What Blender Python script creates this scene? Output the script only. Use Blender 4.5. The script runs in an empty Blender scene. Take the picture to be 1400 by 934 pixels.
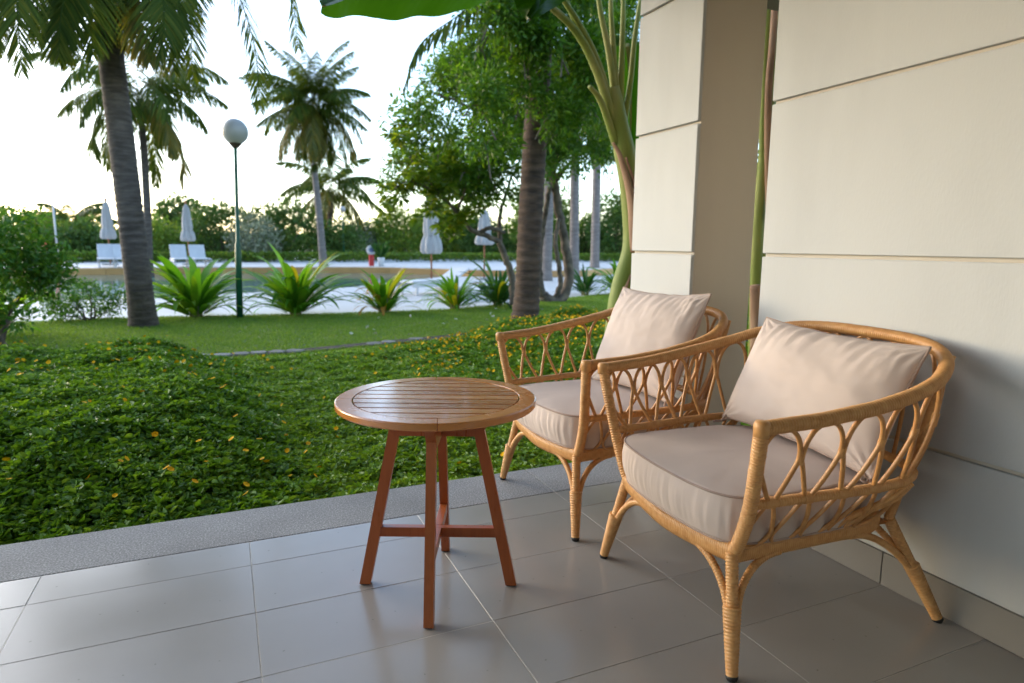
import bpy, math, random
import numpy as np
from mathutils import Vector, Matrix, noise as mnoise
random.seed(7); rng = np.random.default_rng(7)
SC = bpy.context.scene; COL = SC.collection
PI = math.pi

# ------------------------------------------------------------------ camera, light, exposure
CAM_H = 1.0363
R_ = np.array([0.9141, -0.4054, 0.0097]); U_ = np.array([0.0508, 0.1382, 0.9891]); F_ = np.array([0.4024, 0.9036, -0.1469])
FPX = 882.36
cam = bpy.data.cameras.new('camera'); camo = bpy.data.objects.new('camera', cam); COL.objects.link(camo)
cam.sensor_width = 36.0; cam.lens = 36.0 * FPX / 1400; cam.clip_start = 0.05; cam.clip_end = 3000
yaw, pitch, roll = 0.419, 0.1479, 0.0097
r0 = np.array([math.cos(yaw), -math.sin(yaw), 0.0])
fw = np.array([math.sin(yaw) * math.cos(pitch), math.cos(yaw) * math.cos(pitch), -math.sin(pitch)])
u0 = np.cross(r0, fw)
R_ = math.cos(roll) * r0 + math.sin(roll) * u0; U_ = -math.sin(roll) * r0 + math.cos(roll) * u0; F_ = fw
M = Matrix(((R_[0], U_[0], -F_[0], 0), (R_[1], U_[1], -F_[1], 0), (R_[2], U_[2], -F_[2], CAM_H), (0, 0, 0, 1)))
camo.matrix_world = M
cam.dof.use_dof = True; cam.dof.focus_distance = 1.95; cam.dof.aperture_fstop = 3.2
SC.camera = camo

SUN_EL = math.radians(17.0); SUN_AZ = math.radians(-38.0)      # azimuth from +Y, negative = towards -X
w = bpy.data.worlds.new("World"); SC.world = w; w.use_nodes = True
nt = w.node_tree; nt.nodes.clear()
wo = nt.nodes.new('ShaderNodeOutputWorld'); bg = nt.nodes.new('ShaderNodeBackground'); sky = nt.nodes.new('ShaderNodeTexSky')
sky.sky_type = 'NISHITA'; sky.sun_disc = False; sky.sun_elevation = SUN_EL; sky.sun_rotation = SUN_AZ
sky.air_density = 1.0; sky.dust_density = 1.15; sky.ozone_density = 1.9
bg.inputs['Strength'].default_value = 0.15
nt.links.new(sky.outputs[0], bg.inputs[0]); nt.links.new(bg.outputs[0], wo.inputs[0])
sl = bpy.data.lights.new('sun', 'SUN'); so = bpy.data.objects.new('sun', sl); COL.objects.link(so)
sl.energy = 0.5; sl.angle = math.radians(60); sl.color = (1.0, 0.95, 0.87)
sd = Vector((math.sin(SUN_AZ) * math.cos(SUN_EL), math.cos(SUN_AZ) * math.cos(SUN_EL), math.sin(SUN_EL)))
so.rotation_euler = sd.to_track_quat('Z', 'Y').to_euler()
SC.view_settings.view_transform = 'Standard'; SC.view_settings.look = 'None'
SC.view_settings.exposure = 2.05; SC.view_settings.gamma = 1.0
SC.cycles.max_bounces = 8; SC.cycles.transparent_max_bounces = 4

# ------------------------------------------------------------------ helpers
def ray(px, py): return F_ + R_ * (px - 700) / FPX - U_ * (py - 467) / FPX
def at(px, py, Y):
    d = ray(px, py); return np.array([0, 0, CAM_H]) + d * (Y / d[1])
def gnd(px, py, z=-0.12):
    d = ray(px, py); return np.array([0, 0, CAM_H]) + d * ((z - CAM_H) / d[2])

def props(o, label=None, cat=None, group=None, kind=None):
    if label: o['label'] = label
    if cat: o['category'] = cat
    if group: o['group'] = group
    if kind: o['kind'] = kind
    return o
def thing(name, label, cat, loc=(0, 0, 0), rz=0.0, group=None):
    o = bpy.data.objects.new(name, None); COL.objects.link(o); o.empty_display_size = 0.1
    o.location = loc; o.rotation_euler = (0, 0, rz); return props(o, label, cat, group)
def link(name, me, parent=None, loc=(0, 0, 0), rot=(0, 0, 0), sc=(1, 1, 1)):
    o = bpy.data.objects.new(name, me); COL.objects.link(o)
    if parent is not None: o.parent = parent
    o.location = loc; o.rotation_euler = rot; o.scale = sc; return o

class MB:
    """collects faces in lists / numpy blocks and links them as one mesh object"""
    def __init__(s): s.v = []; s.q = []; s.t = []; s.n = 0; s.ng = []
    def add(s, v, quads=None, tris=None):
        v = np.asarray(v, float).reshape(-1, 3); s.v.append(v)
        if quads is not None and len(quads): s.q.append(np.asarray(quads, int) + s.n)
        if tris is not None and len(tris): s.t.append(np.asarray(tris, int) + s.n)
        s.n += len(v)
    def ngon(s, v):
        v = np.asarray(v, float); s.ng.append(list(range(s.n, s.n + len(v)))); s.v.append(v); s.n += len(v)
    def box(s, lo, hi, b=0.0, mat=None):
        lo = np.array(lo, float); hi = np.array(hi, float)
        if b <= 0:
            v = np.array([[x, y, z] for x in (lo[0], hi[0]) for y in (lo[1], hi[1]) for z in (lo[2], hi[2])])
            q = [(0, 1, 3, 2), (4, 6, 7, 5), (0, 4, 5, 1), (2, 3, 7, 6), (0, 2, 6, 4), (1, 5, 7, 3)]
            if mat is not None: v = xf(v, mat)
            s.add(v, q); return
        # chamfered box: 24 verts
        vs = []; idx = {}
        for x in (0, 1):
            for y in (0, 1):
                for z in (0, 1):
                    for a in range(3):
                        c = [(lo, hi)[k][i] for i, k in enumerate((x, y, z))]
                        for i, k in enumerate((x, y, z)):
                            if i != a: c[i] += b * (1 if k == 0 else -1)
                        idx[(x, y, z, a)] = len(vs); vs.append(c)
        q = []; t = []
        def g(c, a): return idx[(c[0], c[1], c[2], a)]
        for a in range(3):
            i, j = [(1, 2), (2, 0), (0, 1)][a]
            for k in (0, 1):
                cs = []
                for (p, r) in ((0, 0), (1, 0), (1, 1), (0, 1)):
                    c = [0, 0, 0]; c[a] = k; c[i] = p; c[j] = r; cs.append(g(c, a))
                q.append(cs if k else cs[::-1])
        for a in range(3):
            i, j = [(1, 2), (2, 0), (0, 1)][a]
            for p in (0, 1):
                for r in (0, 1):
                    c0 = [0, 0, 0]; c1 = [0, 0, 0]; c0[i] = c1[i] = p; c0[j] = c1[j] = r; c0[a] = 0; c1[a] = 1
                    f = [g(c0, i), g(c1, i), g(c1, j), g(c0, j)]
                    q.append(f if (p == r) else f[::-1])
        for x in (0, 1):
            for y in (0, 1):
                for z in (0, 1):
                    f = [g((x, y, z), 0), g((x, y, z), 1), g((x, y, z), 2)]
                    t.append(f if (x + y + z) % 2 else f[::-1])
        v = np.array(vs)
        if mat is not None: v = xf(v, mat)
        s.add(v, q, t)
    def tube(s, pts, r, sides=8, cap=True, flat=1.0, up=None):
        P = np.asarray(pts, float); n = len(P); r = np.broadcast_to(np.asarray(r, float), (n,))
        T = np.gradient(P, axis=0); T /= np.linalg.norm(T, axis=1)[:, None] + 1e-12
        a = np.array(up if up is not None else ((0, 0, 1) if abs(T[0][2]) < .9 else (1, 0, 0)), float)
        N = np.zeros((n, 3)); cur = a
        for i in range(n):
            cur = cur - T[i] * (cur @ T[i]); cur = cur / (np.linalg.norm(cur) + 1e-12); N[i] = cur
        B = np.cross(T, N); th = np.linspace(0, 2 * PI, sides, endpoint=False)
        ring = (N[:, None, :] * np.cos(th)[None, :, None] * flat + B[:, None, :] * np.sin(th)[None, :, None]) * r[:, None, None] + P[:, None, :]
        v = ring.reshape(-1, 3)
        i, j = np.meshgrid(np.arange(n - 1), np.arange(sides), indexing='ij'); j2 = (j + 1) % sides
        q = np.stack([i * sides + j, i * sides + j2, (i + 1) * sides + j2, (i + 1) * sides + j], -1).reshape(-1, 4)
        t = []
        if cap:
            v = np.vstack([v, P[0], P[-1]]); c0 = n * sides; c1 = c0 + 1
            for k in range(sides):
                k2 = (k + 1) % sides; t.append((c0, k2, k)); t.append((c1, (n - 1) * sides + k, (n - 1) * sides + k2))
        s.add(v, q, t)
    def grid(s, V):
        V = np.asarray(V); n, m = V.shape[:2]
        i, j = np.meshgrid(np.arange(n - 1), np.arange(m - 1), indexing='ij')
        q = np.stack([i * m + j, (i + 1) * m + j, (i + 1) * m + j + 1, i * m + j + 1], -1).reshape(-1, 4)
        s.add(V.reshape(-1, 3), q)
    def mesh(s, name, mat=None, smooth=False):
        me = bpy.data.meshes.new(name)
        v = np.vstack(s.v); Q = np.vstack(s.q) if s.q else np.zeros((0, 4), int); T = np.vstack(s.t) if s.t else np.zeros((0, 3), int)
        loops = np.concatenate([Q.ravel(), T.ravel()] + [np.array(g) for g in s.ng]).astype(np.int32)
        tot = np.concatenate([np.full(len(Q), 4), np.full(len(T), 3), np.array([len(g) for g in s.ng], int)]).astype(np.int32)
        st = np.concatenate([[0], np.cumsum(tot)[:-1]]).astype(np.int32)
        me.vertices.add(len(v)); me.vertices.foreach_set('co', v.astype(np.float32).ravel())
        me.loops.add(len(loops)); me.loops.foreach_set('vertex_index', loops)
        me.polygons.add(len(tot)); me.polygons.foreach_set('loop_start', st); me.polygons.foreach_set('loop_total', tot)
        me.polygons.foreach_set('use_smooth', np.full(len(tot), bool(smooth)))
        me.update(calc_edges=True); me.validate()
        if mat: me.materials.append(mat)
        return me
    def build(s, name, mat=None, parent=None, smooth=False, **kw):
        return link(name, s.mesh(name, mat, smooth), parent, **kw)
def xf(v, m):
    m = np.array(m); v = np.asarray(v, float); return v @ m[:3, :3].T + m[:3, 3]
def catmull(P, n=12):
    P = np.asarray(P, float); P = np.vstack([2 * P[0] - P[1], P, 2 * P[-1] - P[-2]]); out = []
    for i in range(1, len(P) - 2):
        for t in np.linspace(0, 1, n, endpoint=False):
            a, b, c, d = P[i - 1:i + 3]
            out.append(.5 * (2 * b + (c - a) * t + (2 * a - 5 * b + 4 * c - d) * t * t + (3 * b - a - 3 * c + d) * t ** 3))
    out.append(P[-2]); return np.array(out)
def resample(P, n):
    P = np.asarray(P, float); s = np.concatenate([[0], np.cumsum(np.linalg.norm(np.diff(P, axis=0), axis=1))])
    return np.stack([np.interp(np.linspace(0, s[-1], n), s, P[:, k]) for k in range(P.shape[1])], 1), s[-1]

# ------------------------------------------------------------------ materials
def newmat(name):
    m = bpy.data.materials.new(name); m.use_nodes = True; n = m.node_tree; n.nodes.clear()
    out = n.nodes.new('ShaderNodeOutputMaterial'); return m, n, out
def N(n, t, **kw):
    o = n.nodes.new(t)
    for k, v in kw.items():
        if k in o.inputs: o.inputs[k].default_value = v
        else: setattr(o, k, v)
    return o
def ramp(n, fac, stops):
    r = n.nodes.new('ShaderNodeValToRGB'); e = r.color_ramp.elements
    e[0].position, e[0].color = stops[0][0], (*stops[0][1], 1); e[1].position, e[1].color = stops[-1][0], (*stops[-1][1], 1)
    for p, c in stops[1:-1]:
        x = e.new(p); x.color = (*c, 1)
    n.links.new(fac, r.inputs[0]); return r.outputs[0]
def surf(name, c0, c1, rough=.6, scale=6.0, stretch=(1, 1, 1), bump=.15, bscale=60.0, bdist=.004, spec=.5, c2=None, detail=6.0, rvar=0.0, island=0.0, coord='Object', speck=None, dust=0, base_dirt=0):
    """two/three tone noise coloured principled surface with fine bump"""
    m, n, out = newmat(name); L = n.links.new
    p = N(n, 'ShaderNodeBsdfPrincipled'); p.inputs['Roughness'].default_value = rough; p.inputs['Specular IOR Level'].default_value = spec
    tc = N(n, 'ShaderNodeTexCoord'); mp = N(n, 'ShaderNodeMapping'); mp.inputs['Scale'].default_value = stretch
    L(tc.outputs[coord], mp.inputs[0])
    nz = N(n, 'ShaderNodeTexNoise'); nz.inputs['Scale'].default_value = scale; nz.inputs['Detail'].default_value = detail; L(mp.outputs[0], nz.inputs[0])
    fac = nz.outputs[0]
    if island:
        ge = N(n, 'ShaderNodeNewGeometry'); oi = N(n, 'ShaderNodeObjectInfo')
        a = N(n, 'ShaderNodeMath', operation='ADD'); L(ge.outputs['Random Per Island'], a.inputs[0]); L(oi.outputs['Random'], a.inputs[1])
        fr = N(n, 'ShaderNodeMath', operation='FRACT'); L(a.outputs[0], fr.inputs[0])
        mx = N(n, 'ShaderNodeMix'); mx.data_type = 'FLOAT'; mx.inputs[0].default_value = island
        L(nz.outputs[0], mx.inputs[2]); L(fr.outputs[0], mx.inputs[3]); fac = mx.outputs[0]
    stops = [(.3, c0), (.7, c1)] if c2 is None else [(.25, c0), (.5, c1), (.75, c2)]
    colr = ramp(n, fac, stops)
    if speck:
        vz = N(n, 'ShaderNodeTexNoise'); vz.inputs['Scale'].default_value = speck[0]; vz.inputs['Detail'].default_value = 2; L(tc.outputs[coord], vz.inputs[0])
        fs = ramp(n, vz.outputs[0], [(.36, (.30, .30, .30)), (.47, (.9, .9, .9)), (.55, (1.05, 1.05, 1.05)), (.66, (2.2, 2.2, 2.2))])
        mu = N(n, 'ShaderNodeMix'); mu.data_type = 'RGBA'; mu.blend_type = 'MULTIPLY'; mu.inputs[0].default_value = speck[1]
        L(colr, mu.inputs[6]); L(fs, mu.inputs[7]); colr = mu.outputs[2]
    if dust:
        vz = N(n, 'ShaderNodeTexNoise'); vz.inputs['Scale'].default_value = 42; vz.inputs['Detail'].default_value = 1; L(tc.outputs[coord], vz.inputs[0])
        fs = ramp(n, vz.outputs[0], [(.20, (.45, .42, .38)), (.245, (1, 1, 1)), (.9, (1, 1, 1))])
        vw = N(n, 'ShaderNodeTexNoise'); vw.inputs['Scale'].default_value = 1.1; vw.inputs['Detail'].default_value = 7; L(tc.outputs[coord], vw.inputs[0])
        fw_ = ramp(n, vw.outputs[0], [(.3, (.86, .85, .83)), (.62, (1.03, 1.03, 1.03))])
        for f_ in (fs, fw_):
            mu = N(n, 'ShaderNodeMix'); mu.data_type = 'RGBA'; mu.blend_type = 'MULTIPLY'; mu.inputs[0].default_value = dust
            L(colr, mu.inputs[6]); L(f_, mu.inputs[7]); colr = mu.outputs[2]
    if base_dirt:
        sx = N(n, 'ShaderNodeSeparateXYZ'); L(tc.outputs['Object'], sx.inputs[0]); mr = N(n, 'ShaderNodeMapRange'); mr.inputs[1].default_value = .10; mr.inputs[2].default_value = .55; mr.inputs[3].default_value = 1; mr.inputs[4].default_value = 0; L(sx.outputs[2], mr.inputs[0])
        vz = N(n, 'ShaderNodeTexNoise'); vz.inputs['Scale'].default_value = 9; vz.inputs['Detail'].default_value = 8; L(mp.outputs[0], vz.inputs[0])
        m2 = N(n, 'ShaderNodeMath', operation='MULTIPLY'); L(mr.outputs[0], m2.inputs[0]); L(vz.outputs[0], m2.inputs[1]); m3 = N(n, 'ShaderNodeMath', operation='MULTIPLY'); m3.inputs[1].default_value = base_dirt; L(m2.outputs[0], m3.inputs[0])
        mu = N(n, 'ShaderNodeMix'); mu.data_type = 'RGBA'; L(m3.outputs[0], mu.inputs[0]); L(colr, mu.inputs[6]); mu.inputs[7].default_value = (.30, .26, .21, 1); colr = mu.outputs[2]
    L(colr, p.inputs['Base Color'])
    if rvar:
        rr = N(n, 'ShaderNodeMapRange'); rr.inputs[1].default_value = .3; rr.inputs[2].default_value = .7
        rr.inputs[3].default_value = max(.02, rough - rvar); rr.inputs[4].default_value = rough + rvar; L(nz.outputs[0], rr.inputs[0]); L(rr.outputs[0], p.inputs['Roughness'])
    if bump:
        bz = N(n, 'ShaderNodeTexNoise'); bz.inputs['Scale'].default_value = bscale; bz.inputs['Detail'].default_value = 4; L(mp.outputs[0], bz.inputs[0])
        bm = N(n, 'ShaderNodeBump'); bm.inputs['Strength'].default_value = bump; bm.inputs['Distance'].default_value = bdist
        L(bz.outputs[0], bm.inputs['Height']); L(bm.outputs[0], p.inputs['Normal'])
    L(p.outputs[0], out.inputs[0]); return m
def leafmat(name, ca, cb, cc=None, trans=.3, rough=.4, spec=.4, tint=1.0):
    m, n, out = newmat(name); L = n.links.new
    ge = N(n, 'ShaderNodeNewGeometry'); oi = N(n, 'ShaderNodeObjectInfo'); tc = N(n, 'ShaderNodeTexCoord')
    a = N(n, 'ShaderNodeMath', operation='ADD'); L(ge.outputs['Random Per Island'], a.inputs[0]); L(oi.outputs['Random'], a.inputs[1])
    fr = N(n, 'ShaderNodeMath', operation='FRACT'); L(a.outputs[0], fr.inputs[0])
    nz = N(n, 'ShaderNodeTexNoise'); nz.inputs['Scale'].default_value = 3.0; nz.inputs['Detail'].default_value = 3; L(tc.outputs['Object'], nz.inputs[0])
    mx = N(n, 'ShaderNodeMix'); mx.data_type = 'FLOAT'; mx.inputs[0].default_value = .55; L(nz.outputs[0], mx.inputs[2]); L(fr.outputs[0], mx.inputs[3])
    st = [(.2, ca), (.8, cb)] if cc is None else [(.15, ca), (.6, cb), (.92, cc)]
    col = ramp(n, mx.outputs[0], st)
    p = N(n, 'ShaderNodeBsdfPrincipled'); p.inputs['Roughness'].default_value = rough; p.inputs['Specular IOR Level'].default_value = spec
    L(col, p.inputs['Base Color'])
    tr = N(n, 'ShaderNodeBsdfTranslucent'); mc = N(n, 'ShaderNodeMix'); mc.data_type = 'RGBA'; mc.blend_type = 'MULTIPLY'; mc.inputs[0].default_value = 1.0
    L(col, mc.inputs[6]); mc.inputs[7].default_value = (1.9, 1.7, .7, 1); L(mc.outputs[2], tr.inputs[0])
    ms = N(n, 'ShaderNodeMixShader'); ms.inputs[0].default_value = trans; L(p.outputs[0], ms.inputs[1]); L(tr.outputs[0], ms.inputs[2]); L(ms.outputs[0], out.inputs[0])
    return m

M_wall = surf('painted_render', (.445, .458, .464), (.51, .524, .53), rough=.6, scale=2.6, stretch=(1, 1, .30), bump=.22, bscale=160, bdist=.002, c2=(.525, .538, .543), detail=9, base_dirt=.5)
M_bounce_tint = surf('bounce_tinted_plaster', (.56, .50, .42), (.62, .565, .48), rough=.7, scale=2.4, stretch=(1, 1, .3), bump=.2, bscale=160, bdist=.002, detail=8, base_dirt=.4)  # beige tint has the warm bounce light on the pillar's inner face painted in
M_groove = surf('groove_paint', (.40, .38, .35), (.50, .48, .45), rough=.7, bump=.1)
M_tile = surf('glazed_tile', (.31, .298, .278), (.358, .344, .322), rough=.23, scale=1.6, bump=.03, bscale=3, bdist=.004, spec=.45, rvar=.05, island=.3, detail=3, dust=.7)
M_grout = surf('grout', (.36, .34, .30), (.54, .51, .46), rough=.9, scale=20, bump=.3)
M_skirt = surf('skirting_tile', (.175, .157, .137), (.21, .19, .166), rough=.35, scale=2, bump=.03, rvar=.04, island=.3, detail=3)
M_granite = surf('flamed_granite', (.21, .205, .198), (.30, .295, .285), rough=.75, scale=2.5, bump=.5, bscale=300, bdist=.002, speck=(170, .5), detail=8)
M_soil = surf('soil', (.035, .028, .018), (.075, .055, .035), rough=.95, scale=9, bump=.6, bscale=40, bdist=.02)
M_bedsoil = surf('bed_soil', (.012, .020, .007), (.03, .04, .015), rough=.95, scale=9, bump=.6, bscale=40, bdist=.02)
M_lawn = surf('lawn_turf', (.06, .12, .020), (.12, .18, .038), rough=.9, scale=1.6, bump=.6, bscale=90, bdist=.02, c2=(.20, .19, .08))
M_white = surf('white_paving', (.50, .49, .48), (.58, .575, .565), rough=.6, scale=.8, bump=.1, bscale=30)
M_ochre = surf('ochre_pool_tile', (.42, .22, .07), (.55, .30, .10), rough=.5, scale=1.2, bump=.1, island=.4)
M_stone = surf('path_stone', (.15, .14, .12), (.25, .235, .21), rough=.85, scale=9, bump=.4, island=.4)
M_ratt = surf('rattan_wrap', (.50, .235, .075), (.59, .30, .105), rough=.40, scale=60, bump=.08, bscale=400, bdist=.001, spec=.45, c2=(.65, .365, .145), detail=5)
M_cane = surf('smooth_cane', (.45, .20, .06), (.58, .30, .105), rough=.38, scale=25, stretch=(1, 1, 3), bump=.08, bscale=200, bdist=.001)
M_rubber = surf('rubber', (.012, .010, .009), (.02, .018, .016), rough=.6, bump=0)
M_cloth = surf('cushion_fabric', (.535, .445, .40), (.585, .49, .44), rough=.85, scale=5, bump=.25, bscale=700, bdist=.0006, spec=.2)
M_pipe = surf('cushion_piping', (.36, .27, .23), (.42, .32, .27), rough=.85, bump=.1, spec=.2)
def woodmat(name, c0, c1, rough, axis):
    m = surf(name, c0, c1, rough=rough, scale=7, stretch=axis, bump=.12, bscale=30, bdist=.001, spec=.5, island=.35, detail=8, rvar=.06)
    p = [x for x in m.node_tree.nodes if x.type == 'BSDF_PRINCIPLED'][0]; p.inputs['Coat Weight'].default_value = .55; p.inputs['Coat Roughness'].default_value = .09; return m
M_wtop = woodmat('varnished_slat', (.38, .135, .034), (.58, .25, .075), .27, (1.2, 14, 14))
M_wrim = woodmat('varnished_rim', (.53, .205, .05), (.60, .25, .07), .24, (1.5, 1.5, 8))
M_wleg = woodmat('varnished_leg', (.30, .070, .016), (.40, .105, .026), .33, (16, 16, 1.6))
[x for x in M_wleg.node_tree.nodes if x.type == 'BSDF_PRINCIPLED'][0].inputs['Coat Weight'].default_value = .08
M_gc = leafmat('ground_cover_leaf', (.062, .145, .010), (.130, .260, .018), (.25, .37, .04), trans=.25, rough=.48, spec=.3)
M_gc2 = leafmat('creeping_leaf', (.095, .19, .012), (.175, .305, .022), (.27, .38, .045), trans=.25, rough=.45)
M_flower = surf('yellow_petal', (.86, .40, .006), (.92, .52, .010), rough=.7, bump=0, spec=.1)
M_flc = surf('flower_centre', (.55, .22, .005), (.65, .28, .01), rough=.7, bump=0)
M_grass = leafmat('grass_blade', (.11, .21, .024), (.18, .30, .038), (.30, .36, .08), trans=.25, rough=.55, spec=.25)
M_palm = leafmat('palm_leaflet', (.030, .056, .008), (.062, .098, .013), (.14, .145, .02), trans=.36, rough=.6, spec=.14)
M_palmy = leafmat('yellowing_leaflet', (.06, .085, .010), (.14, .135, .015), (.25, .14, .02), trans=.35, rough=.45)
M_rachis = surf('frond_stalk', (.12, .15, .03), (.22, .22, .06), rough=.5, bump=.05)
M_bark = surf('palm_bark', (.055, .040, .032), (.11, .085, .070), rough=.9, scale=5, stretch=(1, 1, 5), bump=.8, bscale=26, bdist=.03, c2=(.17, .135, .112))
M_barkd = surf('dark_palm_bark', (.035, .022, .015), (.09, .055, .035), rough=.9, scale=4, stretch=(1, 1, 4), bump=.7, bscale=24, bdist=.02, c2=(.155, .095, .06))
M_barkg = surf('grey_palm_bark', (.15, .125, .115), (.25, .215, .20), rough=.9, scale=4, stretch=(1, 1, 5), bump=.5, bscale=24, bdist=.02)
M_branch = surf('frangipani_bark', (.05, .036, .026), (.13, .10, .075), rough=.9, scale=7, bump=.7, bscale=30, bdist=.02, c2=(.22, .16, .11))
M_tree = leafmat('tree_leaf', (.030, .088, .006), (.075, .175, .012), (.17, .28, .02), trans=.45, rough=.4)
M_tree2 = leafmat('broad_leaf', (.045, .105, .008), (.11, .19, .012), (.25, .27, .02), trans=.42, rough=.4)
M_bushl = leafmat('bush_leaf', (.03, .105, .010), (.07, .18, .018), (.17, .26, .03), trans=.3, rough=.4)
M_hedged = leafmat('dark_hedge_leaf', (.04, .10, .018), (.085, .16, .028), (.16, .21, .04), trans=.25, rough=.5)
M_hedgel = leafmat('light_hedge_leaf', (.07, .15, .016), (.14, .23, .028), (.28, .29, .035), trans=.3, rough=.5)
M_hedgew = leafmat('silvery_leaf', (.10, .13, .09), (.22, .26, .19), (.45, .47, .40), trans=.2, rough=.5)
M_cri = leafmat('strap_leaf', (.045, .15, .010), (.095, .24, .016), (.22, .33, .02), trans=.42, rough=.45, spec=.3)
M_criy = leafmat('yellow_strap_leaf', (.20, .24, .014), (.36, .34, .018), (.46, .33, .02), trans=.35, rough=.4)
M_crio = leafmat('orange_strap_leaf', (.24, .12, .02), (.36, .19, .03), (.30, .22, .05), trans=.3, rough=.4)
M_crid = leafmat('dark_strap_leaf', (.014, .06, .012), (.03, .10, .018), (.08, .17, .02), trans=.32, rough=.45, spec=.3)
M_stalk = surf('plant_stalk', (.16, .17, .05), (.26, .24, .09), rough=.6, bump=.1)
M_bstem = surf('banana_stem', (.13, .18, .026), (.22, .26, .05), rough=.55, scale=7, stretch=(1, 1, .2), bump=.3, bscale=24, bdist=.008, c2=(.33, .30, .11), spec=.3)
M_bdry = surf('dry_sheath', (.14, .075, .045), (.30, .17, .10), rough=.8, scale=8, stretch=(1, 1, .3), bump=.4, bscale=25, bdist=.01, c2=(.42, .27, .17))
M_bleaf = leafmat('banana_leaf', (.022, .080, .004), (.032, .105, .006), (.045, .125, .008), trans=.42, rough=.35)
M_lampw = surf('opal_globe', (.42, .40, .385), (.46, .44, .42), rough=.35, bump=0)
M_lgreen = surf('green_paint', (.008, .075, .035), (.012, .10, .045), rough=.4, bump=.05)
M_canvas = surf('umbrella_canvas', (.36, .35, .35), (.44, .43, .43), rough=.85, scale=6, stretch=(3, 3, .5), bump=.2, bscale=40)
M_pole = surf('umbrella_wood', (.24, .085, .035), (.32, .12, .05), rough=.5)
M_lounge = surf('white_plastic', (.56, .56, .58), (.62, .62, .64), rough=.5, bump=.05)
M_red = surf('red_paint', (.42, .012, .015), (.50, .02, .02), rough=.45, bump=0)
M_blueg = surf('bluish_print', (.10, .14, .30), (.16, .2, .38), rough=.5, bump=0)
M_orange = surf('orange_paint', (.62, .10, .04), (.72, .14, .06), rough=.5, bump=0)
M_conc = surf('concrete', (.30, .29, .27), (.42, .40, .38), rough=.85, bump=.2)
M_petal = surf('white_petal', (.72, .70, .62), (.80, .78, .72), rough=.6, bump=0)
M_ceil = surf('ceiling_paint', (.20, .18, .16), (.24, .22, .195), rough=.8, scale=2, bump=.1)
M_glassd = surf('dark_door_glass', (.03, .03, .032), (.05, .05, .05), rough=.08, bump=0)
def watermat():
    m, n, out = newmat('pool_water'); L = n.links.new
    p = N(n, 'ShaderNodeBsdfPrincipled'); p.inputs['Base Color'].default_value = (.10, .20, .20, 1); p.inputs['Roughness'].default_value = .08
    p.inputs['IOR'].default_value = 1.33
    tc = N(n, 'ShaderNodeTexCoord'); nz = N(n, 'ShaderNodeTexNoise'); nz.inputs['Scale'].default_value = 2.6; nz.inputs['Detail'].default_value = 3; L(tc.outputs['Object'], nz.inputs[0])
    cr = ramp(n, nz.outputs[0], [(.3, (.06, .15, .15)), (.7, (.13, .24, .23))]); L(cr, p.inputs['Base Color'])
    b = N(n, 'ShaderNodeBump'); b.inputs['Strength'].default_value = .05; b.inputs['Distance'].default_value = .03; L(nz.outputs[0], b.inputs['Height']); L(b.outputs[0], p.inputs['Normal'])
    L(p.outputs[0], out.inputs[0]); return m
M_water = watermat()

# ------------------------------------------------------------------ porch: floor, kerb, wall, pillar, roof
XW = 1.8325; TX, TY0 = .603, 2.318
fl = MB(); fl.box((-5.5, -4.0, -.14), (4.2, 2.318, -.0008)); floor = fl.build('porch_floor', M_grout); props(floor, kind='structure')
xs = [1.239 + TX * k for k in range(-9, 6)]; ys = [2.318, 2.137, 1.839, 1.540, 1.242, .941, .641, .341, .041, -.259, -.559, -.859]
cache = {}
for a, b in zip(xs[:-1], xs[1:]):
    for y1, y0 in zip(ys[:-1], ys[1:]):
        k = (round(b - a, 3), round(y1 - y0, 3))
        if k not in cache:
            t = MB(); t.box((0, 0, -.010), (b - a - .0022, y1 - y0 - .0022, 0), .0006); cache[k] = t.mesh('tile', M_tile)
        if a > 1.9 and y1 < 1.8: continue
        link('tile', cache[k], floor, loc=(a + .0011, y0 + .0011, random.uniform(-.0004, .0004)), rot=(random.gauss(0, .0006), random.gauss(0, .0006), 0))
kb = MB(); kb.box((-5.5, 2.325, -.30), (4.2, 2.60, -.012)); kerb = kb.build('kerb_edging', M_grout); props(kerb, kind='structure')
kx = [-5.5, -3.6, -2.38, 1.239, 2.445, 4.2]
for a, b in zip(kx[:-1], kx[1:]):
    t = MB(); t.box((a + .0015, 2.320, -.20), (b - .0015, 2.6205, .0005), .0025); t.build('kerb_stone', M_granite, kerb)

wall = thing('rendered_wall', 'pale rendered wall with horizontal grooves behind the front rattan chair', 'wall', (XW, 1.836, 0))
wc = MB(); wc.box((.014, -3.6, -.13), (3.4, -.004, 2.448)); wc.build('wall_core', M_bounce_tint, wall)
zj = [.002, .468, 1.010, 1.551, 2.092, 2.448]
for z0, z1 in zip(zj[:-1], zj[1:]):
    t = MB(); t.box((0, -3.6, z0 + (.006 if z0 > .01 else 0)), (.0139, 0, z1 - .006), .0022); t.build('wall_panel', M_wall, wall)
sk = [1.836, 1.25, .78, .182, -.42, -1.02, -1.60]
for a, b in zip(sk[:-1], sk[1:]):
    t = MB(); t.box((-.011, b - 1.836 + .0012, .0012), (-.0004, a - 1.836 - .0012, .106), .0012); t.build('skirting_tile', M_skirt, wall)
pil = thing('porch_pillar', 'square pale pillar with grooved panels behind the rear rattan chair', 'pillar', (XW, 2.237, 0))
pc = MB(); pc.box((.017, 0, -.13), (.338, .446, 2.448), .002); pc.build('pillar_core', M_bounce_tint, pil)
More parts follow.
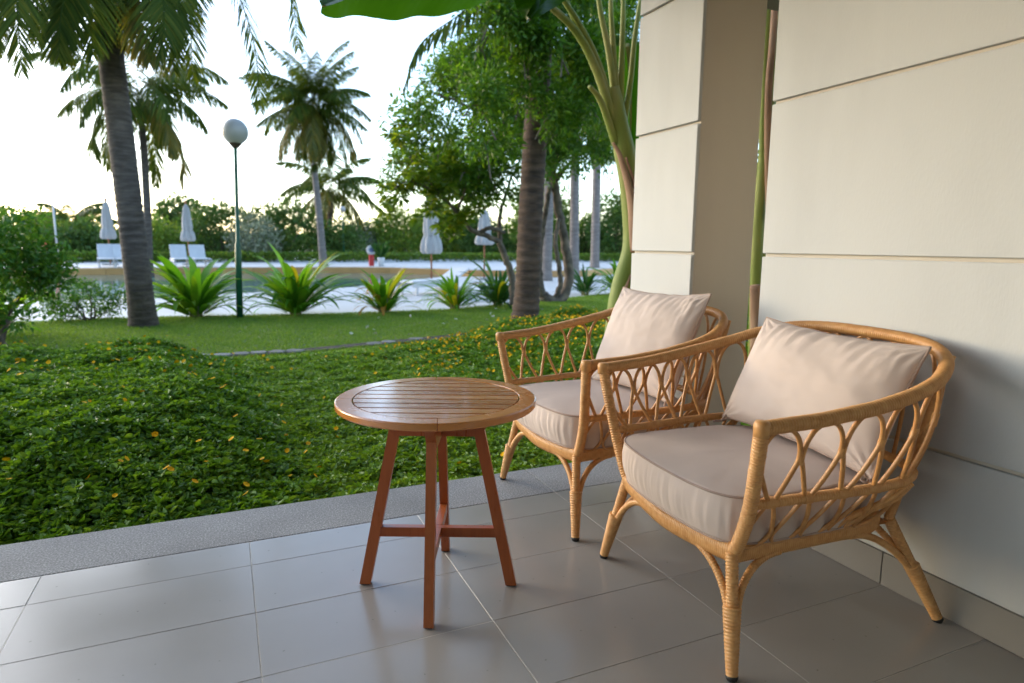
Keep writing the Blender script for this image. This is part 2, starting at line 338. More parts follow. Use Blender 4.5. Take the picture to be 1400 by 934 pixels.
for z0, z1 in zip(zj[:-1], zj[1:]):
    t = MB(); t.box((0, -.0006, z0 + (.006 if z0 > .01 else 0)), (.0169, .4466, z1 - .006), .0025); t.build('pillar_panel', M_wall, pil)
    if z1 < 2.2:
        t = MB(); t.box((.004, -.005, z1 - .018), (.0172, .002, z1 - .008), .001); t.build('groove_lip', M_wall, pil)
t = MB(); t.box((.019, -.010, .0012), (.337, -.0012, .106), .0012); t.build('skirting_tile', M_skirt, pil)
t = MB(); t.box((-.010, .002, .0012), (-.0006, .44, .106), .0012); t.build('skirting_tile', M_skirt, pil)
roof = thing('porch_roof', 'flat plastered porch roof slab over the chairs and table', 'roof', (0, 0, 2.45))
t = MB(); t.box((-5.5, -4.2, 0), (6.5, 3.15, .22), .004); t.build('ceiling_slab', M_ceil, roof)
rear = thing('house_wall', 'pale house wall closing the porch on the house side', 'wall', (0, -2.6, 0))
t = MB(); t.box((-5.5, -.2, -.13), (1.83, 0, 2.448)); t.build("wall_core", M_wall, rear)
t = MB(); t.box((-4.2, .001, 0), (1.2, .05, 2.3), .004); t.build('glass_door', M_glassd, rear)

# ------------------------------------------------------------------ rattan chairs
def wraptube(mb, pts, r0_, r1_=None, sides=10, pitch=.0052, amp=.06, flat=1.0, up=None):
    n0 = 240; P, Ln = resample(pts, n0); k = max(4, int(Ln / pitch)); P, Ln = resample(pts, k * 4 + 1)
    r1_ = r0_ if r1_ is None else r1_; base = np.linspace(r0_, r1_, len(P))
    ph = np.arange(len(P)) % 4; prof = np.array([-1.0, .35, .75, .35])[ph]
    jit = np.repeat(rng.normal(0, .25, k + 1), 4)[:len(P)]
    mb.tube(P, base * (1 + amp * (prof + .5 * jit)), sides, True, flat, up)
def uplan(ub, u0_, w0, w1, e, us=0.0, n=80):
    pts = [(us + (u0_ - us) * t, -(w0 + (w1 - w0) * t)) for t in np.linspace(0, 1, 30, endpoint=False)]
    for t in np.linspace(-PI / 2, PI / 2, n):
        c, s_ = math.cos(t), math.sin(t)
        pts.append((u0_ + (ub - u0_) * abs(c) ** (2 / e), w1 * math.copysign(abs(s_) ** (2 / e), s_)))
    pts += [(us + (u0_ - us) * t, (w0 + (w1 - w0) * t)) for t in np.linspace(1, 0, 31)[1:]]
    return np.array(pts)
pl = uplan(.708, .32, .372, .398, 3.0)
zt = np.interp(pl[:, 0], [0, .16, .30, .42, .52, .61, .67, .708], [.640, .650, .668, .690, .714, .748, .771, .783])
TOP = np.column_stack([pl, zt]); TOP, _ = resample(TOP, 400)
pm = uplan(.635, .34, .326, .348, 3.6, us=.027); MID = np.column_stack([pm, np.interp(pm[:, 0], [0, .6], [.440, .450])]); MID, _ = resample(MID, 400)
pf = uplan(.60, .36, .262, .250, 4.0, us=.036); FRM = np.column_stack([pf, np.full(len(pf), .288)]); FRM, _ = resample(FRM, 400)
def S3(s_, h):
    i = min(max(s_, 0), 1) * 399; k = min(int(i), 398); f = i - k
    a = MID[k] * (1 - f) + MID[k + 1] * f
    b = (TOP if h >= 0 else FRM); b = b[k] * (1 - f) + b[k + 1] * f; h = abs(h)
    p = a * (1 - h) + b * h
    bow = .012 * math.sin(PI * min(h, 1)) if h else 0
    c = np.array([.3, 0, p[2]]); d = p - c; d[2] = 0; d /= np.linalg.norm(d) + 1e-9
    return p + d * bow
def brace(root, P, t0, q):
    q = np.array(q, float); z0 = P(t0)[2]; top_ = P(0); h = (q - top_) * np.array([1, 1, 0]); pts = []
    for ph in np.linspace(0, PI / 2, 14):
        z = z0 + (q[2] - z0) * math.sin(ph); t = (top_[2] - z) / (top_[2] - P(1)[2]); k = 1 - math.cos(ph); pts.append(np.append((P(t) + h / np.linalg.norm(h) * .013 * (1 - k))[:2] * (1 - k) + q[:2] * k, z))
    b = MB(); wraptube(b, np.array(pts), .0098, pitch=.0072, sides=9, amp=.10); b.build('brace', M_ratt, root, True)
def build_chair(name, label):
    root = thing(name, label, 'armchair', group='rattan armchairs on the porch')
    b = MB(); wraptube(b, TOP, .0172, sides=12, pitch=.0072, amp=.085); b.build('top_rail', M_ratt, root, True)
    b = MB(); wraptube(b, MID, .0125, pitch=.0074, amp=.10); b.build('arm_rail', M_ratt, root, True)
    fr_ = np.vstack([FRM, catmull([(.036, .262, .288), (.022, .15, .279), (.012, 0, .272), (.022, -.15, .279), (.036, -.262, .288)], 20)[1:]])
    b = MB(); wraptube(b, fr_, .0128, pitch=.0070, amp=.08, flat=2.05, up=(0, 0, 1)); b.build('seat_frame', M_ratt, root, True)
    for s in (1, -1):
        pts = catmull([(.050, s * .215, .287), (.040, s * .262, .298), (.028, s * .315, .41), (.012, s * .350, .54), (0, s * .372, .640)], 14)
        b = MB(); wraptube(b, pts, .0165, .0165, pitch=.0080, sides=12, amp=.11); b.build('front_post', M_ratt, root, True)
        b = MB(); b.tube(np.array([(0, s * .372, .622), (0, s * .372, .650), (0, s * .372, .657), (0, s * .372, .6585)]), [.0185, .0188, .015, .004], 12); b.build('post_cap', M_ratt, root, True)
        # front leg
        b = MB(); top_ = np.array([.036, s * .258, .290]); ft = np.array([0, s * .328, .008])
        P = lambda t: top_ * (1 - t) + ft * t
        wraptube(b, [P(0), P(.5)], .0155, .0145, pitch=.0078, sides=12, amp=.09); wraptube(b, [P(.44), P(1)], .0225, .0140, pitch=.0085, sides=12, amp=.07)
        lg = b.build('leg', M_ratt, root, True)
        c = MB(); c.tube([P(.985), P(1.0), ft + (0, 0, -.0078)], [.0148, .0152, .0125], 12); c.build('foot_cap', M_rubber, lg, True)
        for q in ((.185, s * .258, .270), (.018, s * .105, .266)): brace(root, P, .56, q)
        # rear leg
        b = MB(); top_ = np.array([.585, s * .235, .292]); ft = np.array([.714, s * .313, .008]); P = lambda t: top_ * (1 - t) + ft * t
        wraptube(b, [P(0), P(.5)], .0155, .0145, pitch=.0078, sides=12, amp=.09); wraptube(b, [P(.46), P(1)], .021, .0138, pitch=.0085, sides=12, amp=.07)
        lg = b.build('leg', M_ratt, root, True)
        c = MB(); c.tube([P(.985), P(1.0), ft + (0, 0, -.0078)], [.0148, .0152, .0125], 12); c.build('foot_cap', M_rubber, lg, True)
        for q in ((.425, s * .250, .270), (.600, s * .085, .270)): brace(root, P, .54, q)
        # rear post and the strut under the arm rail
        b = MB(); wraptube(b, catmull([(.585, s * .235, .29), (.603, s * .262, .44), (.632, s * .285, .60), (.662, s * .305, .762)], 10), .0125, pitch=.0055); b.build('rear_post', M_ratt, root, True)
        for o in (0, .026):
            b = MB(); wraptube(b, catmull([(.345 + o, s * .258, .300), (.385 + o, s * .285, .345), (.455 + o, s * .325, .395), (.515 + o * .4, s * .337, .438)], 8), .0085, pitch=.0055, sides=8); b.build('strut', M_ratt, root, True)
    # seat deck of woven cane below the cushion
    b = MB(); V = np.array([[(u_, v_, .283) for v_ in np.linspace(-.245, .245, 8)] for u_ in np.linspace(.05, .585, 8)]); b.grid(V); b.build('seat_deck', M_cane, root)
    # lattice loops
    NL = 17; tie = MB()
    for i in range(NL):
        s0 = (i + .5) / NL; hw = .5 / NL
        def prof(h): return .10 + .84 * (h / .56) ** .85 if h < .56 else .94 * math.sqrt(max(0, 1 - ((h - .56) / .40) ** 2.2))
        hs = np.concatenate([np.linspace(0, .56, 12), .56 + .40 * np.sin(np.linspace(0, PI / 2, 10))[1:]])
        left = [S3(s0 - hw * prof(h), h) for h in hs]; right = [S3(s0 + hw * prof(h), h) for h in hs[::-1][1:]]
        b = MB(); b.tube(np.array(left + right), .0060, 8); b.build('lattice_loop', M_cane, root, True)
        hs2 = np.concatenate([np.linspace(0, .62, 8), .62 + .30 * np.sin(np.linspace(0, PI / 2, 8))[1:]])
        if 0 <= i < 6 or NL - 6 <= i:
            def prof2(h): return .10 + .80 * (h / .62) ** .8 if h < .62 else .90 * math.sqrt(max(0, 1 - ((h - .62) / .30) ** 2.2))
            if (i < 5 or i >= NL - 5):
                left = [S3(s0 - hw * prof2(h), -h) for h in hs2]; right = [S3(s0 + hw * prof2(h), -h) for h in hs2[::-1][1:]]
                b = MB(); b.tube(np.array(left + right), .0056, 8); b.build('lower_loop', M_cane, root, True)
        if i < NL - 1:
            e = s0 + hw; A = S3(e, .50); B_ = S3(e, .62); wraptube(tie, [A, B_], .0088, sides=8, pitch=.004, amp=.08, )
        A = MID[int(s0 * 399)]; T_ = MID[min(399, int(s0 * 399) + 8)] - MID[max(0, int(s0 * 399) - 8)]; T_ /= np.linalg.norm(T_)
        wraptube(tie, [A - T_ * .012, A + T_ * .012], .0142, sides=10, pitch=.004, amp=.05)
    tb = tie.build('binding', M_ratt, root, True); tb['kind'] = 'stuff'
    return root
def copy_tree(o, parent=None):
    c = o.copy(); COL.objects.link(c)
    if parent is not None: c.parent = parent
    for ch in list(o.children): copy_tree(ch, c)
    return c
chairF = build_chair('rattan_armchair', 'honey coloured rattan armchair nearest the camera, beside the grooved wall')
chairR = copy_tree(chairF); chairR['label'] = 'honey coloured rattan armchair in front of the pillar, partly hidden by the nearer one'
PF = (1.097, 1.411, -.070); PR = (1.094, 2.214, .001)
for o, p in ((chairF, PF), (chairR, PR)): o.location = (p[0], p[1], 0); o.rotation_euler = (0, 0, p[2])

# cushions (lie on the chairs: things of their own)
def fbm(x, y, z, o=3):
    return mnoise.fractal(Vector((x, y, z)), .8, 2.0, o)
def seat_outline(th, grow=0.0):
    # D-shape: bowed front at u~-.02, round back
    c, s = math.cos(th), math.sin(th)
    v = (.288 + grow) * math.copysign(abs(s) ** (2 / (6.0 if c < 0 else 3.2)), s)
    if c < 0: u = .26 - (.255 + grow) * abs(c) ** (2 / 6.0) - .028 * (1 - (v / .288) ** 2)
    else: u = .26 + (.30 + grow) * abs(c) ** (2 / 3.2)
    return u, v
def seat_cushion(name, label, pose, seed):
    root = thing(name, label, 'cushion', (pose[0], pose[1], 0), pose[2], group='seat cushions on the rattan chairs')
    n = 420; th = np.linspace(0, 2 * PI, n, endpoint=False); O = np.array([seat_outline(t) for t in th]); O, per = resample(np.vstack([O, O[0]]), n + 1); O = O[:-1]
    z0, z1 = .308, .436; b = MB(); rings = []
    cen = np.array([.27, 0])
    def add_ring(scale, z, wr=0.0, puff=0.0):
        nr = np.gradient(np.vstack([O[-1], O, O[0]]), axis=0)[1:-1]; nr = np.stack([nr[:, 1], -nr[:, 0]], 1); nr /= np.linalg.norm(nr, axis=1)[:, None]
        if ((O - cen) * nr).sum() < 0: nr = -nr
        P = cen + (O - cen) * scale; d = np.zeros(n)
        if wr:
            for k in range(n):
                s = k / n * per
                a = .5 + .5 * mnoise.noise(Vector((s * 5.0, seed, 0)))
                d[k] = wr * (mnoise.noise(Vector((s * 48, z * 6, seed))) + .6 * mnoise.noise(Vector((s * 100, z * 9, seed)))) * (.35 + 1.1 * a)
        P = P + nr * (d + puff)[:, None]
        zz = np.full(n, z)
        rings.append(np.column_stack([P, zz]))
    for sc in (.0, .25, .5, .75, .92): add_ring(max(sc, .002), z0)
    for t in np.linspace(0, 1, 14):
        add_ring(1.0, z0 + .004 + (z1 - z0 - .008) * t, wr=.0042 * math.sin(PI * min(1, t * 1.02)) ** .6 if 0 < t < 1 else 0.0, puff=.012 * math.sin(PI * t) - .012 * (1 - t))
    for sc in (.992, .97, .93, .87, .78, .65, .5, .33, .16, .002):
        add_ring(sc, z1 + .016 * (1 - sc ** 4))
    V = np.array(rings)
    for i in range(len(V) - 10, len(V)):
        for k in range(n):
            x, y = V[i, k, 0], V[i, k, 1]; f = 1 - abs((i - (len(V) - 10)) / 10 - .45)
            V[i, k, 2] += .004 * fbm(x * 7, y * 7, seed) * f + .0022 * mnoise.noise(Vector((x * 30, y * 14, seed + 3))) * max(0, 1 - (i - (len(V) - 10)) / 4)
    V = np.concatenate([V, V[:, :1]], axis=1); b.grid(V); b.build('cover', M_cloth, root, True)
    for z, ri in ((z1 - .002, len(V) - 11), (z0 + .003, 5)):
        P = V[ri, ::3].copy(); P[:, 2] = z; t = MB(); t.tube(np.vstack([P, P[:1]]), .0034, 6, False); t.build('piping', M_pipe, root, True)
    return root
seat_cushion('seat_cushion', 'beige D shaped seat cushion on the chair nearest the camera', PF, 1.3)
seat_cushion('seat_cushion', 'beige D shaped seat cushion on the rear chair by the pillar', PR, 8.1)
def pillow(name, label, pose, cu, cv, cz, w_, h_, tilt, spin, seed, puff=.085, yawr=0.0):
    root = thing(name, label, 'cushion', (pose[0], pose[1], 0), pose[2], group='back cushions on the rattan chairs')
    n = 96; b = MB(); lays = []
    Mx = Matrix.Translation((cu, cv, cz)) @ Matrix.Rotation(yawr, 4, 'Z') @ Matrix.Rotation(tilt, 4, 'Y') @ Matrix.Rotation(spin, 4, 'X')
    edge = []
    def pt(a, c, side):
        # a (width) c (height) in -1..1
        pin = .045
        x = w_ / 2 * a * (1 - pin * (1 - c * c) ** 1.0 * (1)) ; y = h_ / 2 * c * (1 - pin * 2.0 * (1 - a * a))
        e = (1 - abs(a) ** 2.3) * (1 - abs(c) ** 2.3); th_ = puff * max(e, 0) ** .52
        ed = 1 - min(1, max(0, e) * 3.2)
        # gathers that run in from the top edge and the corners
        g = 0
        if c > 0: g = (mnoise.noise(Vector((a * 11 + c * 1.5, c * 1.3, seed))) + .5 * mnoise.noise(Vector((a * 24, c * 2, seed + 5)))) * max(0, c) ** 1.6 * .011 * min(1, e * 6)
        g += .007 * fbm(a * 1.6, c * 1.6, seed + side, 3) * min(1, e * 3)
        ca, cc_ = 1 - abs(a), 1 - abs(c); dcor = math.hypot(ca, cc_)
        g += .0045 * math.sin(17 * math.atan2(cc_ + .02, ca + .02) + seed) * math.exp(-(dcor * 3.4) ** 2) * min(1, e * 12)
        y += .006 * mnoise.noise(Vector((a * 5, seed, 0))) * (1 - abs(a)) * (1 if c > 0 else .3)
        return Vector((-(th_ + g) * side, x, y))
    for side in (1, -1):
        V = np.zeros((n + 1, n + 1, 3))
        for i in range(n + 1):
            for j in range(n + 1):
                V[i, j] = Mx @ pt(-math.cos(PI * i / n), -math.cos(PI * j / n), side)
        b.grid(V if side > 0 else V[::-1])
    b.build('cover', M_cloth, root, True)
    ring = [pt(t, -1, 1) for t in np.linspace(-1, 1, 40)] + [pt(1, t, 1) for t in np.linspace(-1, 1, 40)[1:]] + [pt(t, 1, 1) for t in np.linspace(1, -1, 40)[1:]] + [pt(-1, t, 1) for t in np.linspace(1, -1, 40)[1:]]
    ring = np.array([Mx @ v for v in ring]); t = MB(); t.tube(ring, .0040, 6, False); t.build('piping', M_pipe, root, True)
    for s in (1, -1):
        p0 = np.array(Mx @ Vector((.012, s * w_ / 2 * .93, -h_ / 2 * .97)))
        q = catmull([p0, p0 + (-.02, s * .014, -.012), p0 + (-.03, s * .004, -.006), p0 + (-.015, s * .002, .01), p0 + (-.012, s * .02, -.014), p0 + (-.045, s * .03, -.018)], 8)
        t = MB(); t.tube(q, .0036, 6); t.build('tie', M_pipe, root, True)
    return root
pillow('back_cushion', 'plump beige back cushion leaning in the chair nearest the camera', PF, .497, -.012, .626, .600, .368, .42, .022, 2.2, puff=.090)
pillow('back_cushion', 'plump beige back cushion leaning in the rear chair by the pillar', PR, .475, -.035, .655, .56, .44, .40, -.02, 5.7, puff=.080, yawr=.02)

# ------------------------------------------------------------------ round wooden table
TB = (.556, 1.790); TR = .293; TZ = .592; TRI = .244
tab = thing('round_table', 'round varnished wooden side table with slatted top beside the chairs', 'table', (*TB, 0), -yaw)
for k in range(4):
    a0, a1 = PI / 4 * 0 + k * PI / 2 + .003 + .12, (k + 1) * PI / 2 - .003 + .12; th = np.linspace(a0, a1, 40)
    prof = [(TRI, TZ - .021), (TRI, TZ - .0012), (TRI + .0012, TZ), (TR - .004, TZ), (TR - .001, TZ - .0012), (TR, TZ - .004), (TR, TZ - .017), (TR - .003, TZ - .021)]
    V = np.array([[(r_ * math.cos(t), r_ * math.sin(t), z) for (r_, z) in prof + prof[:1]] for t in th]); b = MB(); b.grid(V[::-1])
    for e in (V[0][:-1], V[-1][:-1][::-1]): b.ngon(e)
    b.build('rim_segment', M_wrim, tab)
ns = 9; wS = 2 * (TRI - .0035) / ns
for k in range(ns):
    y0, y1 = -(TRI - .0035) + k * wS + .0045, -(TRI - .0035) + (k + 1) * wS - .0045; R0 = TRI - .0035
    ysm = np.linspace(y0, y1, 7); up_ = []
    right = [(math.sqrt(max(1e-6, R0 * R0 - y * y)), y) for y in ysm]; left = [(-x, y) for x, y in right[::-1]]
    out_ = right + left; b = MB(); zt_, zb_ = TZ - .0008, TZ - .017
    b.ngon([(x, y, zt_) for x, y in out_]); b.ngon([(x, y, zb_) for x, y in out_[::-1]])
    m_ = len(out_); vs = [(x, y, zt_) for x, y in out_] + [(x, y, zb_) for x, y in out_]
    b.add(vs, [(i, i + m_, (i + 1) % m_ + m_, (i + 1) % m_) for i in range(m_)]); b.build('slat', M_wtop, tab)
for k in range(2):
    ang = k * PI / 2; Mr = Matrix.Rotation(ang, 4, 'Z'); zt_ = TZ - .0215 - k * .0005; h = .095; L1, L0 = .195, .125
    vs = []
    for y in (-.0145, .0145):
        vs += [(-L1, y, zt_), (L1, y, zt_), (L1, y, zt_ - .006), (L0, y, zt_ - h), (-L0, y, zt_ - h), (-L1, y, zt_ - .006)]
    q = [(i, (i + 1) % 6, (i + 1) % 6 + 6, i + 6) for i in range(6)]
    b = MB(); b.add(xf(vs, Mr), q); b.ngon(xf(vs[:6][::-1], Mr)); b.ngon(xf(vs[6:], Mr)); b.build('top_beam', M_wleg, tab)
for k in range(4):
    ang = k * PI / 2; Mr = Matrix.Rotation(ang, 4, 'Z'); zt_ = TZ - .023; r0_, r1_ = .110, .224; hw, hd = .0165, .0135
    vs = []
    for (rr, z) in ((r1_, .004), (r0_, zt_)):
        for (a, c) in ((-hw, -hd), (hw, -hd), (hw, hd), (-hw, hd)): vs.append((rr + a, c, z))
    # leg: flat board, wide side across the radius
    b = MB(); b.add(xf(vs, Mr), [(0, 1, 5, 4), (1, 2, 6, 5), (2, 3, 7, 6), (3, 0, 4, 7), (0, 3, 2, 1), (4, 5, 6, 7)]); lg = b.build('leg', M_wleg, tab)
    b = MB(); b.box((r1_ - .013, -.010, .0005), (r1_ + .013, .010, .0042), mat=Mr); b.build('glide', M_rubber, lg)
for k in range(2):
    Mr = Matrix.Rotation(k * PI / 2, 4, 'Z'); z = .158
    if k == 0:
        b = MB(); b.box((-.185, -.0115, z), (.185, .0115, z + .030), .0008, Mr); b.build('stretcher', M_wleg, tab)
    else:
        for s in (1, -1):
            b = MB(); lo, hi = ((.0117, -.0115, z + .0004), (.185, .0115, z + .0304)) if s > 0 else ((-.185, -.0115, z + .0004), (-.0117, .0115, z + .0304)); b.box(lo, hi, .0008, Mr); b.build('stretcher', M_wleg, tab)

# ------------------------------------------------------------------ ground, lawn, path, pool
GZ = -.12
def sheet(name, poly, z, m, parent=None):
    b = MB(); b.ngon([(x, y, z) for x, y in poly]); o = b.build(name, m, parent)
    if parent is None: props(o, kind='structure')
    return o
sheet('ground', [(-900, -400), (900, -400), (900, 1600), (-900, 1600)], -.30, M_soil)
b = MB()
gx_ = np.linspace(-14, 16, 61); gy_ = np.linspace(2.3, 15.5, 40)
edge_x = [-14, -2.41, -1.61, 1.55, 3.72, 5.2, 8.73, 16]; edge_y = [11.0, 11.2, 11.35, 10.95, 11.0, 11.75, 13.5, 17.2]
V = np.zeros((61, 40, 3))
for i, x in enumerate(gx_):
    ye = np.interp(x, edge_x, edge_y)
    for j in range(40):
        y = 2.62 + (ye - 2.62) * j / 39; V[i, j] = (x, y, GZ + .012 * mnoise.noise(Vector((x * .6, y * .6, 0))) * (0 if j in (0, 39) else 1))
b.grid(V); lawn = b.build('lawn', M_lawn, None, True); props(lawn, kind='structure')
def lawn_edge(x): return float(np.interp(x, edge_x, edge_y))
def inbed(x, y): return y < bed_back(x)
def bed_back(x): return float(np.interp(x, [-4, -1.5, -.4, .6, 1.5, 2.3, 3.2, 4.4, 6], [6.9, 7.0, 6.85, 6.85, 7.05, 7.35, 7.9, 8.5, 8.6]))
def bed_h(x, y):
    """surface height of the planting"""
    ss = lambda t: max(0, min(1, t)) ** 2 * (3 - 2 * max(0, min(1, t)))
    left = ss((.42 - x - .10 * (y - 4)) / .75) * ss((y - 2.5) / 1.5) * ss((bed_back(x) + .1 - y) / .8)
    right = ss((x - 2.0) / 1.3) * ss((y - 3.6) / 1.5) * ss((bed_back(x) - y) / .7)
    z = -.075 + .255 * left + .18 * right
    z += .055 * mnoise.noise(Vector((x * 2.1, y * 2.1, 4))) * (.4 + left + right) + .034 * mnoise.noise(Vector((x * 6, y * 6, 9)))
    k = ss((bed_back(x) - y) / .35)
    return (-.10 + (z + .10) * k) if y > 2.75 else min(z, -.02)
b = MB(); X_ = np.linspace(-4.5, 6, 120); V = np.zeros((120, 70, 3))
for i, x in enumerate(X_):
    for j in range(70):
        y = 2.622 + (bed_back(x) - 2.622) * j / 69; V[i, j] = (x, y, max(GZ + .004, bed_h(x, y) - .05))
b.grid(V); bed = b.build('planting_bed', M_bedsoil, None, True); props(bed, kind='structure')
# stepping path
path = sheet('garden_path', [(-1.6, 7.02), (.6, 7.06), (1.5, 7.30), (2.6, 7.55), (4.0, 8.1), (4.0, 8.3), (2.6, 7.82), (1.5, 7.52), (.6, 7.28), (-1.6, 7.24)], GZ + .016, M_soil)
for k in range(30):
    t = k / 29; x = -1.5 + 5.2 * t; y = float(np.interp(x, [-1.6, .6, 1.5, 2.6, 4.0], [7.13, 7.17, 7.41, 7.69, 8.2])) + random.uniform(-.02, .02); b = MB(); n_ = 8; r1 = random.uniform(.085, .10)
    o_ = [(r1 * random.uniform(.85, 1.1) * math.cos(a), random.uniform(.075, .11) * math.sin(a)) for a in np.linspace(0, 2 * PI, n_, endpoint=False)]
    if random.random() < .25: continue
    hh = random.uniform(.006, .014); top = [(px * .94, py * .94, hh) for px, py in o_]; b.ngon(top); vs = top + [(px, py, 0) for px, py in o_]
    b.add(vs, [(i, i + n_, (i + 1) % n_ + n_, (i + 1) % n_) for i in range(n_)]); b.build('stone', M_stone, path, loc=(x, y, GZ + .015), rot=(0, 0, random.uniform(-.2, .2)))

# leaf clouds -------------------------------------------------------
def leaves(P, D, Nn, ln, wd, fold=.25, six=True, curl=.15):
    """leaf blades at P pointing along D with face normal Nn; returns verts, quads, tris"""
    n = len(P); ln = np.broadcast_to(ln, (n,))[:, None]; wd = np.broadcast_to(wd, (n,))[:, None]
    D = D / (np.linalg.norm(D, axis=1)[:, None] + 1e-9); S = np.cross(D, Nn); S /= np.linalg.norm(S, axis=1)[:, None] + 1e-9; Nn = np.cross(S, D)
    up = Nn * wd * fold; cu = -Nn * ln * curl
    if six:
        v = np.stack([P, P + D * ln * .32 + S * wd * .5 + up, P + D * ln * .72 + S * wd * .36 + up * .8 + cu * .5, P + D * ln + cu, P + D * ln * .72 - S * wd * .36 + up * .8 + cu * .5, P + D * ln * .32 - S * wd * .5 + up], 1).reshape(-1, 3)
        base = np.arange(n)[:, None] * 6; q = np.vstack([base + [0, 1, 2, 3], base + [0, 3, 4, 5]]); return v, q, None
    v = np.stack([P, P + D * ln * .45 + S * wd * .5 + up, P + D * ln + cu, P + D * ln * .45 - S * wd * .5 + up], 1).reshape(-1, 3)
    base = np.arange(n)[:, None] * 4; return v, None, np.vstack([base + [0, 1, 2], base + [0, 2, 3]])
def rdir(n, zlo=-.2, zhi=.8):
    a = rng.uniform(0, 2 * PI, n); z = rng.uniform(zlo, zhi, n); r = np.sqrt(np.maximum(0, 1 - z * z)); return np.stack([r * np.cos(a), r * np.sin(a), z], 1)
# ground cover leaves
def in_view(x, y, z=0, m=60):
    d = np.array([x, y, z - CAM_H]); dz = d @ F_; return dz > .2 and -m < 700 + FPX * (d @ R_) / dz < 1400 + m and -m < 467 - FPX * (d @ U_) / dz < 934 + m
pts = []; pts2 = []
def patch(x, y):   # 0 = leafy lantana, 1 = low creeping cover
    q = mnoise.noise(Vector((x * 1.1, y * 1.1, 20))) * .35
    v = (x - .12 + .10 * (y - 4)) / .35 + q
    w2 = (2.1 - x) / .7 - q
    return min(v, w2)
tries = 0
while tries < 350000:
    tries += 1; x = random.uniform(-4.3, 4.6); y = 2.63 + (8.5 - 2.63) * random.random() ** 1.35
    if y > bed_back(x) or not in_view(x, y, 0, 420): continue
    (pts2 if patch(x, y) > random.uniform(.25, .75) else pts).append((x, y))
def cover(pts, name, m, L0, label, sink):
    P = np.array([(x, y, bed_h(x, y) - sink * random.random() ** 1.6 + .004) for x, y in pts]); n = len(P)
    D = rdir(n, -.3, .85); Nn = np.array([0, 0, .9]) + rng.normal(0, .55, (n, 3)); ln = L0 * rng.choice([.6, .8, 1.0, 1.2, 1.55], n, p=[.2, .25, .25, .2, .1]) * rng.uniform(.85, 1.15, n)
    b = MB(); v, q, t = leaves(P, D, Nn, ln, ln * .74, fold=.22); b.add(v, q, t)
    P[:, 2] += .004
    # paired leaf of each shoot
    D2 = -D + rng.normal(0, .3, D.shape); D2[:, 2] = np.abs(D2[:, 2]) * .6; v, q, t = leaves(P, D2, Nn, ln * .9, ln * .66, fold=.22); b.add(v, q, t)
    o = b.build(name, m); props(o, label, 'ground cover', kind='stuff'); return o
gc1 = cover(pts, 'ground_cover', M_gc, .030, 'dense dark green leafy ground cover with yellow flowers beside the kerb', .075)
gc2 = cover(pts2, 'creeping_plant', M_gc2, .026, 'low light green creeping cover between the leafy mounds behind the table', .03)
# yellow flowers
def flower_mesh(name, r, npet, m, cup=.25):
    b = MB()
    for k in range(npet):
        a = 2 * PI * k / npet; d = np.array([math.cos(a), math.sin(a), cup]); s = np.array([-math.sin(a), math.cos(a), 0]); wq = r * 2.1 / npet
        b.add([d * r * .15, d * r * .6 + s * wq, d * r, d * r * .6 - s * wq], [(0, 1, 2, 3)])
    th = np.linspace(0, 2 * PI, 6, endpoint=False); b.ngon([(r * .28 * math.cos(t), r * .28 * math.sin(t), r * .16) for t in th])
    me = b.mesh(name, m); me.materials.append(M_flc); me.polygons[len(me.polygons) - 1].material_index = 1; return me
fm = [flower_mesh('flower', .0120, 8, M_flower), flower_mesh('flower', .0115, 9, M_flower, .1), flower_mesh('flower', .012, 7, M_flower, .5)]
nf = 0; tiny = MB()
for k in range(6000):
    x = random.uniform(-2.6, 4.6); y = random.uniform(2.75, 8.5)
    if y > bed_back(x) - .1 or not in_view(x, y, 0, 0): continue
    right = 1 / (1 + math.exp(-(x - 1.5) * 2.2)); back = max(0, min(1, (y - 4.0) / 2.5))
    dens = .13 + .85 * right * (.35 + .65 * back) + .10 * back
    if patch(x, y) > .6: dens *= .35
    dens *= max(.1, 1 + 1.6 * mnoise.noise(Vector((x * 2.3, y * 2.3, 31))))
    if random.random() > dens * .9: continue
    z = bed_h(x, y) + random.uniform(.03, .06)
    if nf < 298 and (y < 6.2 or random.random() < .2):
        link('flower', random.choice(fm), gc1, loc=(x, y, z), rot=(random.gauss(0, .4), random.gauss(0, .4), random.uniform(0, 6)), sc=(random.uniform(.85, 1.25),) * 3); nf += 1
    else:
        r = random.uniform(.011, .017); c = np.array([x, y, z]); ax = rdir(1, .5, 1)[0]; e1 = np.cross(ax, [1, 0, 0]); e1 /= np.linalg.norm(e1); e2 = np.cross(ax, e1)
        tiny.add([c] + [c + r * (e1 * math.cos(a) + e2 * math.sin(a)) + ax * r * .3 for a in np.linspace(0, 2 * PI, 6, endpoint=False)], None, [(0, i + 1, (i + 1) % 6 + 1) for i in range(6)])
if tiny.n:
    o = tiny.build('flowers', M_flower, gc1); o['kind'] = 'stuff'
